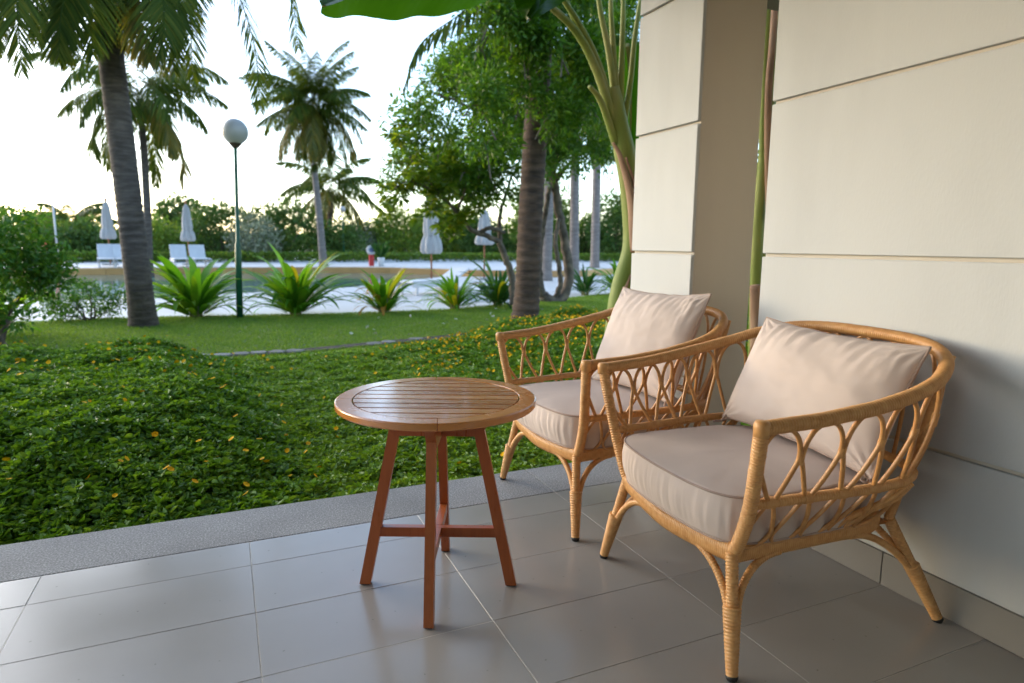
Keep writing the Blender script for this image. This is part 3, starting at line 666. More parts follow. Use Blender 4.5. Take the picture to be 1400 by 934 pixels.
# lawn grass
n = 150000; gx2 = []; 
while len(gx2) < n:
    x = random.uniform(-4.0, 10.5); y = random.uniform(6.9, 14.5)
    if y < bed_back(x) - .25 or y > lawn_edge(x) + .03: continue
    if not in_view(x, y, GZ, 160): continue
    pd = abs(y - float(np.interp(x, [-1.6, .6, 1.5, 2.6, 4.0], [7.13, 7.17, 7.41, 7.69, 8.2])))
    if -1.5 < x < 3.7 and pd < .075 * (1 + .9 * mnoise.noise(Vector((x * 3, y * 3, 2)))): continue
    gx2.append((x, y, GZ + .004))
P = np.array(gx2); D = rdir(n, .45, .98); hl = rng.uniform(.018, .042, n); Nn = rdir(n, -.3, .3)
b = MB(); v, q, t = leaves(P, D, Nn, hl, .010, fold=.0, six=False, curl=.2); b.add(v, q, t); o = b.build('grass', M_grass, None); props(o, 'short green lawn grass between the flower bed and the pool terrace', 'grass', kind='stuff')
# blossoms on the lawn
bm_ = flower_mesh('fallen_blossom', .027, 5, M_petal, .35)
for k in range(20):
    for _ in range(60):
        q = gnd(random.uniform(480, 870), random.uniform(418, 462), GZ)
        if bed_back(q[0]) + .1 < q[1] < lawn_edge(q[0]) - .1: break
    o = link('fallen_blossom', bm_, None, loc=(q[0], q[1], GZ + .030), rot=(random.gauss(0, .5), random.gauss(0, .5), random.uniform(0, 6)), sc=(random.uniform(.8, 1.3),) * 3)
    props(o, 'small white blossom fallen on the lawn under the trees', 'blossom', 'fallen white blossoms on the lawn')

# terrace and pool
b = MB(); b.box((-40, 10.3, -.295), (40, 60, GZ - .012)); o = b.build('pool_terrace', M_white); props(o, kind='structure')
near = [(-14, 14.6), (-5, 14.9), (-2.06, 15.4), (.2, 16.3), (3.2, 17.9), (5.1, 20.4), (7.2, 22.6)]; far = [(8.3, 22.9), (7.6, 24.2), (6.2, 25.8), (4.7, 26.5), (-.2, 26.85), (-5, 26.65), (-14, 26.5)]
sheet('pool_water', near + far, GZ - .006, M_water)
def strip(path_, z0, z1, t, name, m, parent=None):   # a wall that follows a polyline, built block by block
    for (a, c) in zip(path_[:-1], path_[1:]):
        a = np.array(a); c = np.array(c); Ln = np.linalg.norm(c - a); an = math.atan2(*(c - a)[::-1]); nb = max(1, int(Ln / 1.2)); wl = Ln / nb
        for k in range(nb):
            b = MB(); b.box((k * wl + .004, -t / 2, z0), ((k + 1) * wl - .004, t / 2, z1), .004, Matrix.Translation((a[0], a[1], 0)) @ Matrix.Rotation(an, 4, 'Z')); b.build(name, m, parent)
pw = thing('pool_wall', 'low ochre tiled wall along the far side of the pool', 'pool wall', (0, 0, 0))
strip([(-14, 26.6), (-5, 26.75), (-.2, 26.95), (4.7, 26.6), (6.2, 25.9), (7.6, 24.3), (8.5, 22.9), (10.5, 21.6), (12.8, 21.9), (16.5, 24.5)], -.2, .10, .30, 'wall_tile', M_ochre, pw)
b = MB(); up = [(-40, 27.0), (-5, 26.9), (-.2, 27.1), (4.8, 26.75), (6.3, 26.05), (7.75, 24.45), (8.6, 23.1), (10.5, 21.8), (12.8, 22.1), (16.5, 24.7), (40, 26), (40, 62), (-40, 62)]
b.ngon([(x, y, .112) for x, y in up]); vs = [(x, y, .112) for x, y in up] + [(x, y, -.2) for x, y in up]; m_ = len(up); b.add(vs, [(i, i + m_, (i + 1) % m_ + m_, (i + 1) % m_) for i in range(m_)]); o = b.build('upper_terrace', M_white); props(o, kind='structure')

# ------------------------------------------------------------------ palms
def frond(b, path_, ll, lw, n, hang=.5, bend=.35, rr=.012, seed=0, jit=.09):
    """pinnate frond along a 3-D path: stalk tube and leaflets on both sides, joined into one mesh"""
    P, Ln = resample(catmull(path_, 8), 40); T = np.gradient(P, axis=0); T /= np.linalg.norm(T, axis=1)[:, None]
    b.tube(P, np.linspace(rr, rr * .25, 40), 5)
    t = np.linspace(.14, .995, n); fi = t * 39; i0 = np.minimum(fi.astype(int), 38); f = (fi - i0)[:, None]
    base = P[i0] * (1 - f) + P[i0 + 1] * f; tan = T[i0]; up = np.array([0, 0, 1.0])
    side = np.cross(tan, up); sn = np.linalg.norm(side, axis=1)[:, None]; side = np.where(sn > .15, side / (sn + 1e-9), np.array([[.9, -.4, .1]]))
    prof = np.clip(np.sin(PI * np.clip(.12 + .86 * t, 0, 1)) ** .55, .15, 1) * (1 - .35 * t)
    for sg in (1, -1):
        L = ll * prof * rng.uniform(.88, 1.1, n); d = side * sg * (1 - .35 * t)[:, None] + tan * (.45 + .5 * t)[:, None] - up * hang * rng.uniform(.7, 1.3, n)[:, None] + rng.normal(0, jit, (n, 3)); d /= np.linalg.norm(d, axis=1)[:, None]
        nrm = np.cross(d, tan) * sg + rng.normal(0, .2, (n, 3)); wv = np.cross(d, nrm); wv /= np.linalg.norm(wv, axis=1)[:, None] + 1e-9
        W = lw * rng.uniform(.8, 1.15, n)[:, None]; g = np.array([0, 0, -1.0]); rows = []
        for s_, ww in ((0, .45), (.35, 1.0), (.7, .75)):
            c = base + d * (L * s_)[:, None] + g * (L * bend * s_ * s_)[:, None]; rows += [c + wv * W * ww * .5, c - wv * W * ww * .5]
        rows.append(base + d * L[:, None] + g * (L * bend)[:, None])
        v = np.stack(rows, 1).reshape(-1, 3); k = np.arange(n)[:, None] * 7
        b.add(v, np.vstack([k + [0, 1, 3, 2], k + [2, 3, 5, 4]]), k + [4, 5, 6])
def arc(o, az, el, length, droop, n=6):
    p = np.array(o, float); out = [p]; d = np.array([math.cos(az), math.sin(az)])
    for k in range(1, n):
        e = el - droop * (k / (n - 1)) ** 1.25; st = length / (n - 1); p = p + np.array([d[0] * math.cos(e), d[1] * math.cos(e), math.sin(e)]) * st; out.append(p)
    return np.array(out)
def trunk(parent, pts, r0_, r1_, m, ring=.07, amp=.05, sides=14, flare=.35):
    P, Ln = resample(catmull(pts, 10), max(30, int(Ln_guess(pts) / ring) * 4)); n = len(P); t = np.linspace(0, 1, n)
    r = r0_ + (r1_ - r0_) * t; r = r * (1 + flare * np.exp(-t * Ln / .25)); ph = (np.arange(n) % 4); r = r * (1 + amp * np.array([-.6, .2, .6, .9])[ph] + rng.normal(0, .012, n))
    b = MB(); b.tube(P, r, sides); b.build('trunk', m, parent, True)
def Ln_guess(p): p = np.asarray(p); return float(np.linalg.norm(np.diff(p, axis=0), axis=1).sum())
def crown(parent, o, nf_, length, ll, lw, n, mats=(M_palm,), els=(1.35, -.55), droop=(1.0, 1.7), hang=.45, rr=.012, az0=0.0, seed=1):
    rg = random.Random(seed)
    for k in range(nf_):
        t = k / max(1, nf_ - 1); el = els[0] + (els[1] - els[0]) * t + rg.uniform(-.12, .12); az = az0 + k * 2.39996 + rg.uniform(-.25, .25)
        b = MB(); frond(b, arc(o, az, el, length * rg.uniform(.85, 1.1), rg.uniform(*droop)), ll, lw, n, hang * rg.uniform(.8, 1.3), .4, rr)
        m = mats[0] if len(mats) == 1 or t < .72 or rg.random() < .4 else mats[1]
        b.build('frond', m, parent)
def px_path(pp): return np.array([at(x, y, Y) for x, y, Y in pp])
# big palm at the left
t1 = thing('coconut_palm', 'thick leaning grey palm trunk on the lawn at the left, fronds hanging overhead', 'palm tree', tuple(gnd(196, 450, GZ)), 0, 'palms in the garden')
B0 = np.array(t1.location)
def rel(P, o): return np.asarray(P) - np.array(o.location)
tp = np.array([gnd(197, 449, GZ - .03), at(189, 380, 9.86), at(179, 300, 9.9), at(167, 200, 9.95), at(157, 120, 10.0), at(150, 60, 10.0), at(146, 10, 10.0)])
trunk(t1, rel(tp, t1), .158, .146, M_bark, ring=.095, amp=.03, flare=.28)
b = MB()
for k in range(9):
    a = k * 2 * PI / 9; c = at(149, 40, 10.0); d = np.array([math.cos(a), math.sin(a), 0])
    b.tube(rel(catmull([c + d * .165 + (0, 0, -.22 - .1 * random.random()), c + d * .20 + (0, 0, .05), c + d * .24 + (0, 0, .45)], 6), t1), [.06, .07, .075, .075, .075, .07, .065, .06, .055, .05, .045, .04, .03], 7, flat=.35)
b.build('leaf_sheath', M_palmy, t1, True)
FR = [[(150, 40, 10), (118, -25, 9.9), (78, -50, 9.7), (54, -5, 9.5), (52, 100, 9.4)],
      [(150, 40, 10), (140, -15, 9.8), (126, -30, 9.4), (122, 30, 9.1), (127, 118, 9.0)],
      [(152, 40, 10), (172, -20, 9.9), (202, -25, 9.8), (225, 50, 9.7), (238, 140, 9.6)],
      [(152, 40, 10), (200, -60, 10.1), (244, -45, 10.2), (258, 50, 10.2), (264, 150, 10.2)],
      [(152, 35, 10), (225, -80, 9.8), (300, -55, 9.5), (345, 50, 9.3), (356, 152, 9.2)],
      [(152, 35, 10), (240, -130, 9.8), (345, -110, 9.6), (394, -25, 9.5), (408, 66, 9.4)],
      [(150, 40, 10), (90, -60, 9.6), (20, -60, 9.2), (-12, 10, 8.9), (-4, 110, 8.8)],
      [(150, 40, 10), (168, 5, 9.7), (186, 50, 9.5), (204, 128, 9.4)],
      [(148, 40, 10), (70, -50, 10.3), (12, -40, 10.6), (-40, 30, 10.8), (-60, 110, 11)],
      [(150, 30, 10), (176, -70, 10.4), (192, -40, 10.6), (184, 40, 10.7), (178, 115, 10.7)],
      [(150, 30, 10), (110, -90, 10.4), (96, -60, 10.8), (92, 10, 11), (86, 90, 11)],
      [(150, 30, 10), (190, -120, 10.3), (280, -160, 10.6), (330, -100, 10.8), (350, -20, 11)],
      [(150, 40, 10), (112, -40, 9.6), (88, -30, 9.3), (82, 40, 9.1), (92, 128, 9.0)], [(150, 40, 10), (60, -80, 9.9), (0, -60, 9.8), (-22, 20, 9.7), (-12, 130, 9.6)], [(150, 40, 10), (80, -60, 9.2), (36, -40, 8.8), (24, 40, 8.6), (30, 140, 8.5)],
      [(150, 40, 10), (205, -70, 9.6), (240, -50, 9.3), (246, 30, 9.1), (240, 120, 9.0)],
      [(150, 40, 10), (130, 0, 9.6), (100, 10, 9.2), (84, 60, 9.0), (80, 120, 8.9)], [(150, 40, 10), (188, -10, 9.7), (214, 0, 9.3), (224, 60, 9.0), (218, 130, 8.9)], [(150, 40, 10), (100, -40, 9.5), (40, -70, 9.2), (16, 0, 9.0), (22, 70, 9.0)],
      [(150, 30, 10), (60, -110, 10), (-40, -130, 10), (-90, -60, 10)], [(150, 20, 10), (150, -150, 10), (160, -260, 9.5), (170, -300, 9)]]
for k, f in enumerate(FR):
    b = MB()
    f = [(x, y if i_ < 2 else y - (0 if k in (4, 5) else 42), Y_) for i_, (x, y, Y_) in enumerate(f)]; frond(b, rel(px_path(f), t1), .74, .021, 104, hang=.12, bend=.22, rr=.018, jit=.045); b.build('frond', M_palmy if k == 7 else M_palm, t1)
def palm(label, base, tp, r0_, r1_, m, top, nfr, length, ll, lw, nl, **kw):
    o = thing('coconut_palm', label, 'palm tree', tuple(base), 0, 'palms in the garden'); trunk(o, rel(tp, o), r0_, r1_, m, ring=kw.pop('ring', .14), amp=kw.pop('amp', .03), sides=10)
    if nfr: crown(o, rel(top, o), nfr, length, ll, lw, nl, **kw)
    return o
p = at(203, 365, 25); p[2] = GZ
palm('slim palm with yellowing drooping fronds standing behind the thick leaning trunk', p, [p, at(202, 300, 25), at(197, 210, 25), at(191, 135, 25)], .125, .10, M_bark, at(190, 128, 25), 22, 3.1, .95, .045, 60, mats=(M_palm, M_palmy), els=(1.2, -.45), droop=(1.1, 1.8), hang=.7, seed=5)
p = at(442, 348, 27); p[2] = .11
palm('bushy palm with rounded crown right of the globe lamp', p, [p, at(436, 290, 27), at(429, 220, 27), at(428, 150, 27)], .15, .09, M_barkg, at(428, 138, 27), 46, 2.7, .74, .030, 86, mats=(M_palm, M_palmy), els=(1.5, -1.05), droop=(.5, 1.2), hang=.5, seed=11)
p = at(451, 340, 40); p[2] = .11
palm('far small palm with yellowed lower fronds behind the bushy palm', p, [p, at(451, 300, 40), at(453, 262, 40)], .17, .14, M_barkd, at(453, 255, 40), 20, 3.3, .9, .08, 40, mats=(M_palm, M_palmy), els=(1.3, -.5), droop=(.7, 1.3), hang=.6, seed=3)
p = at(97, 345, 45); p[2] = .11
palm('distant stumpy palm above the hedge left of the thick trunk', p, [p, at(97, 325, 45), at(97, 305, 45)], .2, .16, M_barkd, at(97, 303, 45), 16, 2.6, .8, .10, 30, mats=(M_palm, M_palmy), els=(1.2, -.2), droop=(.7, 1.2), hang=.5, seed=8)
# dark palm trunk in front of the leafy tree
p3 = gnd(717, 449, GZ - .02); tp = [p3, at(722, 380, 8.33), at(725, 300, 8.33), at(731, 200, 8.33), at(737, 100, 8.33), at(742, -20, 8.33), at(745, -110, 8.33)]
o3 = thing('coconut_palm', 'dark brown ringed palm trunk rising through the leafy tree behind the rear chair', 'palm tree', tuple(p3), 0, 'palms in the garden')
trunk(o3, rel(tp, o3), .178, .150, M_barkd, ring=.11, amp=.035, flare=.25)
for f in ([(745, -110, 8.3), (730, -180, 8.2), (700, -60, 8.0), (640, 10, 7.9), (575, 60, 7.8), (552, 122, 7.8)], [(745, -110, 8.3), (720, -190, 8.5), (690, -90, 8.6), (668, 0, 8.6), (650, 75, 8.6)], [(745, -110, 8.3), (800, -220, 8.2), (880, -180, 8), (930, -100, 7.8)], [(745, -110, 8.3), (745, -260, 8.8), (740, -300, 9.5)], [(745, -110, 8.3), (680, -240, 9), (600, -230, 9.5), (540, -160, 10)], [(745, -110, 8.3), (820, -220, 9), (900, -200, 9.8), (960, -120, 10.3)]):
    b = MB(); frond(b, rel(px_path(f), o3), .55, .036, 60, hang=.75, bend=.3, rr=.016); b.build('frond', M_palm, o3)
for (lab, x0, y0, Y, xt, r, sd) in (('slender grey palm trunk just right of the dark trunk', 747, 385, 19.5, 752, .17, 21), ('straight grey palm trunk between the crooked branches and the pillar', 785, 381, 20, 786, .165, 22), ('pale palm trunk with sunlit edge left of the banana stem', 813, 371, 24, 816, .185, 23)):
    p = at(x0, y0, Y); p[2] = max(GZ - .02, min(.112, p[2])); 
    palm(lab, p, [p, at((x0 + xt) / 2, 300, Y), at(xt, 215, Y), at(xt, 110, Y)], r, r * .85, M_barkg, at(xt, 105, Y), 14, 3.0, .8, .06, 40, mats=(M_palm, M_palmy), els=(1.2, -.7), droop=(.8, 1.4), hang=.6, seed=sd)

# ------------------------------------------------------------------ leafy trees and bushes
def clumps(b, centres, n_each, spread, ln, aspect=.5, up=.3, flat=1.0, fold=.2, six=False):
    C = np.repeat(np.asarray(centres), n_each, axis=0); n = len(C); off = rdir(n, -1, 1) * (rng.random(n) ** .45)[:, None] * spread; off[:, 2] *= flat
    D = off / (np.linalg.norm(off, axis=1)[:, None] + 1e-6) + rng.normal(0, .55, (n, 3)) + np.array([0, 0, up - .15]); Nn = np.array([0, 0, 1.0]) + rng.normal(0, .6, (n, 3)); L = ln * rng.uniform(.6, 1.25, n)
    v, q, t = leaves(C + off, D, Nn, L, L * aspect, fold=fold, six=six); b.add(v, q, t)
def blob_points(n, c, r, seed, hollow=.35, thr=-.25, sc=1.2):
    out = []; rg = random.Random(seed); c = np.array(c); r = np.array(r)
    tries_ = 0
    while len(out) < n:
        tries_ += 1
        d = np.array([rg.gauss(0, 1) for _ in range(3)]); d /= np.linalg.norm(d); q = (hollow + (1 - hollow) * rg.random() ** .5)
        lump = 1 + .28 * mnoise.noise(Vector(d * 1.9) + Vector((seed, 0, 0)))
        p = c + d * r * q * lump
        if tries_ < n * 12 and mnoise.noise(Vector(p * sc) + Vector((0, seed * 3.1, 0))) < thr: continue
        out.append(p)
    return np.array(out)
# big leafy tree with crooked stems
tr = thing('leafy_tree', 'leafy tree with crooked stems and dense green crown behind the dark palm trunk', 'tree', tuple(gnd(757, 414, GZ)), 0, 'broadleaf trees in the garden')
b = MB()
def limb(pts, r0_, r1_, s=8):
    P, _ = resample(catmull(px_path(pts), 8), 40); r = np.linspace(r0_, r1_, 40) * (1 + rng.normal(0, .05, 40)); P = P + rng.normal(0, .006, P.shape); b.tube(rel(P, tr), r, s)
limb([(742, 404, 11.9), (757, 413, 11.9), (772, 402, 11.9), (778, 375, 11.9), (773, 335, 11.9), (766, 300, 11.9), (760, 262, 11.9), (755, 235, 11.8)], .12, .085)
limb([(757, 410, 11.9), (766, 390, 11.8), (764, 360, 11.8), (759, 330, 11.8), (764, 300, 11.8)], .06, .04)
limb([(742, 405, 11.9), (737, 380, 11.9), (738, 340, 12), (744, 300, 12), (752, 255, 11.9)], .09, .05)
limb([(755, 240, 11.8), (765, 215, 11.5), (790, 200, 11.2), (830, 215, 11.0), (850, 222, 11)], .065, .03)
limb([(758, 250, 11.8), (775, 228, 11.5), (800, 205, 11.3), (822, 180, 11.2)], .05, .02)
limb([(755, 235, 11.8), (750, 180, 11.4), (735, 120, 11), (700, 70, 10.6)], .08, .025)
limb([(755, 235, 11.8), (768, 170, 11.6), (790, 110, 11.4), (815, 60, 11.2)], .075, .025)
limb([(752, 225, 11.8), (705, 180, 11.2), (650, 150, 10.8), (600, 130, 10.5)], .05, .015)
b.build('trunk', M_branch, tr, True)
cents = []; rgt = random.Random(77); nb_ = 0
poly_top = [530, 560, 620, 700, 780, 870]; top_y = [205, 150, 40, -30, -60, -60]; bot_y = [240, 255, 262, 262, 235, 190]
while nb_ < 140:
    px = rgt.uniform(535, 885); py = rgt.uniform(-60, 265)
    if not np.interp(px, poly_top, top_y) < py < np.interp(px, poly_top, bot_y): continue
    Y = rgt.uniform(10.0, 12.6); r_ = rgt.uniform(.22, .50); cents.append(blob_points(int(34 * r_), at(px, py, Y), (r_, r_, r_ * .62), nb_ + 3, .1, -.3, 2.2)); nb_ += 1
for k in range(36):
    px = rgt.uniform(655, 815); py = rgt.uniform(-20, 225 - abs(px - 735) * .4); r_ = rgt.uniform(.14, .30)
    cents.append(blob_points(int(40 * r_), at(px, py, rgt.uniform(7.5, 8.0)), (r_, r_ * .6, r_ * .6), k + 300, .1, -.3, 2.2))
cents = np.vstack(cents); b = MB(); clumps(b, rel(cents, tr), 36, .23, .10, .40, up=.1); b.build('crown', M_tree, tr)
b = MB()
for c in cents[::9]:
    q = c + np.array([rgt.uniform(-.3, .3), rgt.uniform(-.2, .2), rgt.uniform(-.5, -.15)]); b.tube(rel(catmull([q, (q + c) / 2 + (0, 0, .05), c], 4), tr), [.012, .011, .010, .009, .008, .007, .006, .005, .004], 4)
b.build('twigs', M_branch, tr)['kind'] = 'stuff'
sh = thing('sun_block_tree', 'spreading tree at the left edge, its trunk behind the large green bush', 'tree', (-5.6, 9.6, GZ), 0, 'broadleaf trees in the garden')  # tree added out of view, crown placed to keep sun off the wall
b = MB()
for e in ((-5.3, 9.4, 4.4), (-6.6, 9.0, 4.2), (-5.8, 10.6, 4.5), (-4.4, 9.2, 3.9)):
    b.tube(rel(catmull([(-5.6, 9.6, GZ - .03), (-5.55, 9.55, 1.2), (-5.5, 9.5, 2.4), ((-5.5 + e[0]) / 2, (9.5 + e[1]) / 2, 3.4), e], 6), sh), np.linspace(.17, .03, 25), 9)
b.build('trunk', M_branch, sh, True)
P = np.vstack([blob_points(150, (-5.4, 9.6, 4.5), (2.1, 1.9, 1.3), 5, .25, -.1, 1.3), blob_points(60, (-4.2, 8.9, 3.9), (1.1, 1.2, .8), 6, .2, -.1, 1.5)])
b = MB(); clumps(b, rel(P, sh), 40, .34, .13, .42); b.build('crown', M_tree, sh)
# lower tree with rosettes of rounded leaves, left of the dark trunk
ft = thing('frangipani_tree', 'low tree with rosettes of rounded leaves left of the dark trunk', 'tree', tuple(gnd(700, 418, GZ)), 0, 'broadleaf trees in the garden')
b = MB()
def limb2(pts, r0_, r1_):
    P, _ = resample(catmull(px_path(pts), 8), 30); b.tube(rel(P + rng.normal(0, .005, P.shape), ft), np.linspace(r0_, r1_, 30), 8)
limb2([(702, 416, 10.6), (700, 380, 10.6), (690, 350, 10.6), (682, 330, 10.6)], .075, .055)
limb2([(682, 330, 10.6), (665, 322, 10.5), (645, 315, 10.4), (625, 290, 10.3), (600, 262, 10.2)], .05, .022)
limb2([(684, 332, 10.6), (683, 300, 10.6), (690, 270, 10.6), (700, 240, 10.6)], .045, .02)
limb2([(655, 318, 10.45), (670, 312, 10.4), (690, 318, 10.5)], .04, .03)
limb2([(625, 290, 10.3), (635, 262, 10.2), (640, 238, 10.2)], .025, .015); limb2([(612, 275, 10.2), (580, 255, 10.1), (555, 248, 10.0), (535, 262, 10.0)], .022, .010); limb2([(600, 262, 10.2), (575, 235, 10.1), (560, 215, 10.1)], .02, .01)
b.build('trunk', M_branch, ft, True)
b = MB(); tips = [(535, 262), (548, 248), (528, 285), (560, 262), (575, 250), (555, 225), (570, 235), (540, 275), (590, 240), (600, 268), (612, 245), (622, 268), (640, 240), (655, 258), (630, 290), (612, 300), (600, 225), (575, 212), (560, 195), (545, 180), (640, 300), (660, 285), (605, 285), (625, 220), (650, 225), (670, 265), (690, 245), (700, 262), (655, 205), (585, 268), (620, 312), (600, 305), (585, 290)]
for (x, y) in tips:
    for rep in range(3):
        c = at(x + random.uniform(-16, 16), y + random.uniform(-13, 13), 10.1 + random.uniform(-.35, .35)); n = 20; a = rng.uniform(0, 2 * PI, n); z = rng.uniform(-.75, .7, n); D = np.stack([np.cos(a), np.sin(a), z], 1)
        v, q, t = leaves(np.repeat(rel([c], ft), n, 0) + D * .03, D, np.array([0, 0, 1.]) + rng.normal(0, .3, (n, 3)), rng.uniform(.11, .19, n), .055, fold=.15); b.add(v, q, t)
b.build('crown', M_tree2, ft)

def bush(name, label, cat, c, r, ncl, nl, ln, m, seed, group=None, aspect=.5, stems=True, hollow=.4, thr=-.2, spread=None, sc=1.5):
    base = (c[0], c[1], min(c[2] - r[2] * .98, .112) if c[1] > 20 else GZ - .02); o = thing(name, label, cat, base, 0, group)
    P = blob_points(ncl, c, r, seed, hollow, thr, sc); P = P[P[:, 2] > base[2] + .02]; b = MB(); clumps(b, rel(P, o), nl, spread or float(np.mean(r)) * .22, ln, aspect); b.build('crown', m, o)
    if stems:
        b = MB(); rg = random.Random(seed)
        for k in range(7):
            q = P[rg.randrange(len(P))]; z0 = np.array([c[0] + rg.uniform(-.2, .2) * r[0], c[1] + rg.uniform(-.2, .2) * r[1], base[2] - .02]); mid = z0 * .5 + q * .5 + np.array([rg.uniform(-.1, .1) * r[0], 0, .1 * r[2]])
            b.tube(rel(catmull([z0, mid, q], 6), o), np.linspace(.025, .008, 13) * max(.6, r[2]), 5)
        b.build('stem', M_branch, o, True)
    return o
bush('leafy_bush', 'large green bush at the left edge of the lawn', 'bush', at(-12, 375, 8.6) + np.array([0, 0, .05]), (.66, .7, .64), 105, 46, .085, M_bushl, 31, hollow=.35, spread=.17)
bush('leafy_bush', 'trailing leafy branch end of the left bush near the small flowering shrub', 'bush', at(44, 365, 8.6), (.34, .35, .26), 26, 36, .075, M_bushl, 32, spread=.15, stems=False)
o = bush('flowering_shrub', 'small shrub with white flowers beside the thick leaning trunk', 'shrub', at(116, 415, 11.1), (.58, .45, .28), 60, 44, .055, M_bushl, 33, spread=.12)
for k in range(34):
    c = at(random.uniform(78, 160), random.uniform(385, 425), 11.0 - random.random() * .4); link('flower', bm_, o, loc=rel(c, o), rot=(random.gauss(.7, .5), random.gauss(0, .5), 0), sc=(.8,) * 3)
far_b = [  # label, px, py, Y, rx, rz, leaf, mat
 ('dark rounded bush behind the pool at the left edge', 20, 325, 38, 2.3, 1.2, .26, M_hedgel),
 ('green bush left of the first closed umbrella', 85, 335, 36, 1.9, 1.1, .24, M_hedged),
 ('bush between the first closed umbrella and the leaning trunk', 135, 335, 37, 1.7, 1.1, .24, M_hedged),
 ('yellow green bush just right of the leaning trunk', 215, 335, 36, 1.3, 1.2, .22, M_hedgel),
 ('airy tree crown behind the second closed umbrella', 248, 305, 42, 1.5, 1.3, .26, M_hedged),
 ('dark green bush behind the globe lamp post', 300, 318, 38, 2.0, 1.5, .24, M_hedged),
 ('silvery white flowering bush right of the lamp post', 345, 328, 35, 1.1, 1.2, .17, M_hedgew),
 ('tall dark bush left of the bushy palm trunk', 395, 315, 38, 1.9, 1.6, .24, M_hedged),
 ('dense dark shrub right of the bushy palm trunk', 460, 330, 37, 1.5, 1.0, .22, M_hedged),
 ('pale flowered shrub behind the red lifebuoy stand', 492, 328, 40, 1.2, 1.0, .2, M_hedgew),
 ('rounded green tree left of the large closed umbrella', 545, 325, 40, 2.2, 1.6, .26, M_hedgel),
 ('big green tree behind the large closed umbrella', 610, 318, 42, 2.6, 2.0, .28, M_hedgel),
 ('green bush behind the low rosette tree', 668, 330, 40, 1.9, 1.5, .26, M_hedged),
 ('leafy green tree seen between the dark and grey trunks', 745, 300, 38, 2.4, 2.2, .28, M_hedgel),
 ('dark green bush seen between the grey trunks', 795, 330, 40, 2.0, 1.6, .26, M_hedged),
 ('bright tree seen left of the porch pillar', 850, 310, 36, 2.3, 2.2, .28, M_hedged),
 ('tall leafy tree far behind the pillar', 905, 280, 38, 2.6, 3.0, .30, M_hedged),
 ('wide tree beyond the passage beside the pillar', 1010, 300, 34, 3.0, 3.0, .30, M_hedged)]
for k, (lab, px, py, Y, rx, rz, ln, m) in enumerate(far_b):
    bush('garden_bush', lab, 'bush', at(px, py, Y), (rx, 1.3, rz), int(95 * max(1, rx * rz / 2.4)), 34, ln, m, 40 + k, 'bushes beyond the pool', stems=True, spread=.42, thr=-.3, sc=.9)
hz = thing('low_hedge', 'low clipped light green hedge along the far edge of the terrace', 'hedge', (0, 33, .112))
def hedge_row(x0, x1, Y, h, m, n_):
    b = MB(); n = n_; P = np.stack([rng.uniform(x0, x1, n), Y + rng.uniform(-.35, .35, n), .12 + rng.random(n) ** .6 * h], 1); D = rdir(n, -.2, 1); v, q, t = leaves(rel(P, hz), D, rdir(n, 0, 1), rng.uniform(.10, .2, n), .09, six=False); b.add(v, q, t); return b
hedge_row(-16, 24, 34, .42, M_hedgel, 16000).build('foliage', M_hedgel, hz)
b = MB(); n = 26000; xx = rng.uniform(-45, 60, n); hh = np.array([1.5 + .7 * mnoise.noise(Vector((x * .35, 2, 0))) + .5 * mnoise.noise(Vector((x * 1.1, 7, 0))) for x in xx])
P = np.stack([xx, 48 + rng.uniform(-1, 1, n) + np.abs(xx) * .05, .1 + rng.random(n) ** .55 * hh], 1); v, q, t = leaves(P, rdir(n, -.3, 1), rdir(n, -.2, 1), rng.uniform(.25, .45, n), .24, six=False); b.add(v, q, t); o = b.build('far_thicket', M_hedged); props(o, 'continuous dark thicket closing the garden beyond the bushes', 'thicket', kind='stuff')

# ------------------------------------------------------------------ strap-leaved clumps along the terrace edge
def strap(L, W, bend, m, tw=.0):
    b = MB(); n = 9; rows = []
    p = np.array([0, 0, 0.]); el = 1.2; 
    for k in range(n):
        t = k / (n - 1); wv = W * (math.sin(PI * min(1, .14 + .86 * t)) ** .7 if t < 1 else 0.02) * (1 - .15 * t) * .5; e = 1.45 - bend * t ** 1.5; fold = .22 * wv
        rows.append([p + (0, wv, fold), p + (0, 0, 0), p + (0, -wv, fold)]); p = p + np.array([math.cos(e), 0, math.sin(e)]) * L / (n - 1)
    b.grid(np.array(rows)); return b.mesh('leaf', m, True)
def strap_plant(label, px, py, h, nleaf, W, yellow, spreadk, mats, seed, Yover=None):
    q = gnd(px, py, GZ); o = thing('strap_leaf_plant', label, 'plant', tuple(q), 0, 'strap leaved clumps along the terrace edge'); rg = random.Random(seed)
    base = [strap(h * s, W * ws, bd, mats[0]) for s, ws, bd in ((1.0, 1, .8), (1.08, 1, 1.35), (.85, .95, 2.0), (.95, 1.1, 1.1))]; yl = [strap(h * .9, W, 1.2, M_criy), strap(h * .85, W, 2.2, M_crio), strap(h * 1.05, W, .75, M_criy)]
    for k in range(nleaf):
        a = k * 2.39996 + rg.uniform(-.3, .3); t = k / nleaf; tilt = (.10 + spreadk * t) + rg.uniform(-.12, .12); y_ = rg.random() < yellow
        me = rg.choice(yl if y_ else base); sz = rg.choice((.62, .8, .95, 1.0, 1.08)) * (1 - .1 * t); rr = .05 + .10 * t
        link('leaf', me, o, loc=(rr * math.cos(a), rr * math.sin(a), .04 + .12 * (1 - t)), rot=(rg.uniform(-.35, .35), tilt, a), sc=(sz, sz * rg.uniform(.6, 1.0), sz))
    b = MB()
    for k in range(5):
        a = k * 1.3; b.tube([(0.06 * math.cos(a), .06 * math.sin(a), -.02), (.07 * math.cos(a), .07 * math.sin(a), .12), (.09 * math.cos(a), .09 * math.sin(a), .26)], [.035, .032, .022], 7)
    b.build('stalk', M_stalk, o, True); return o
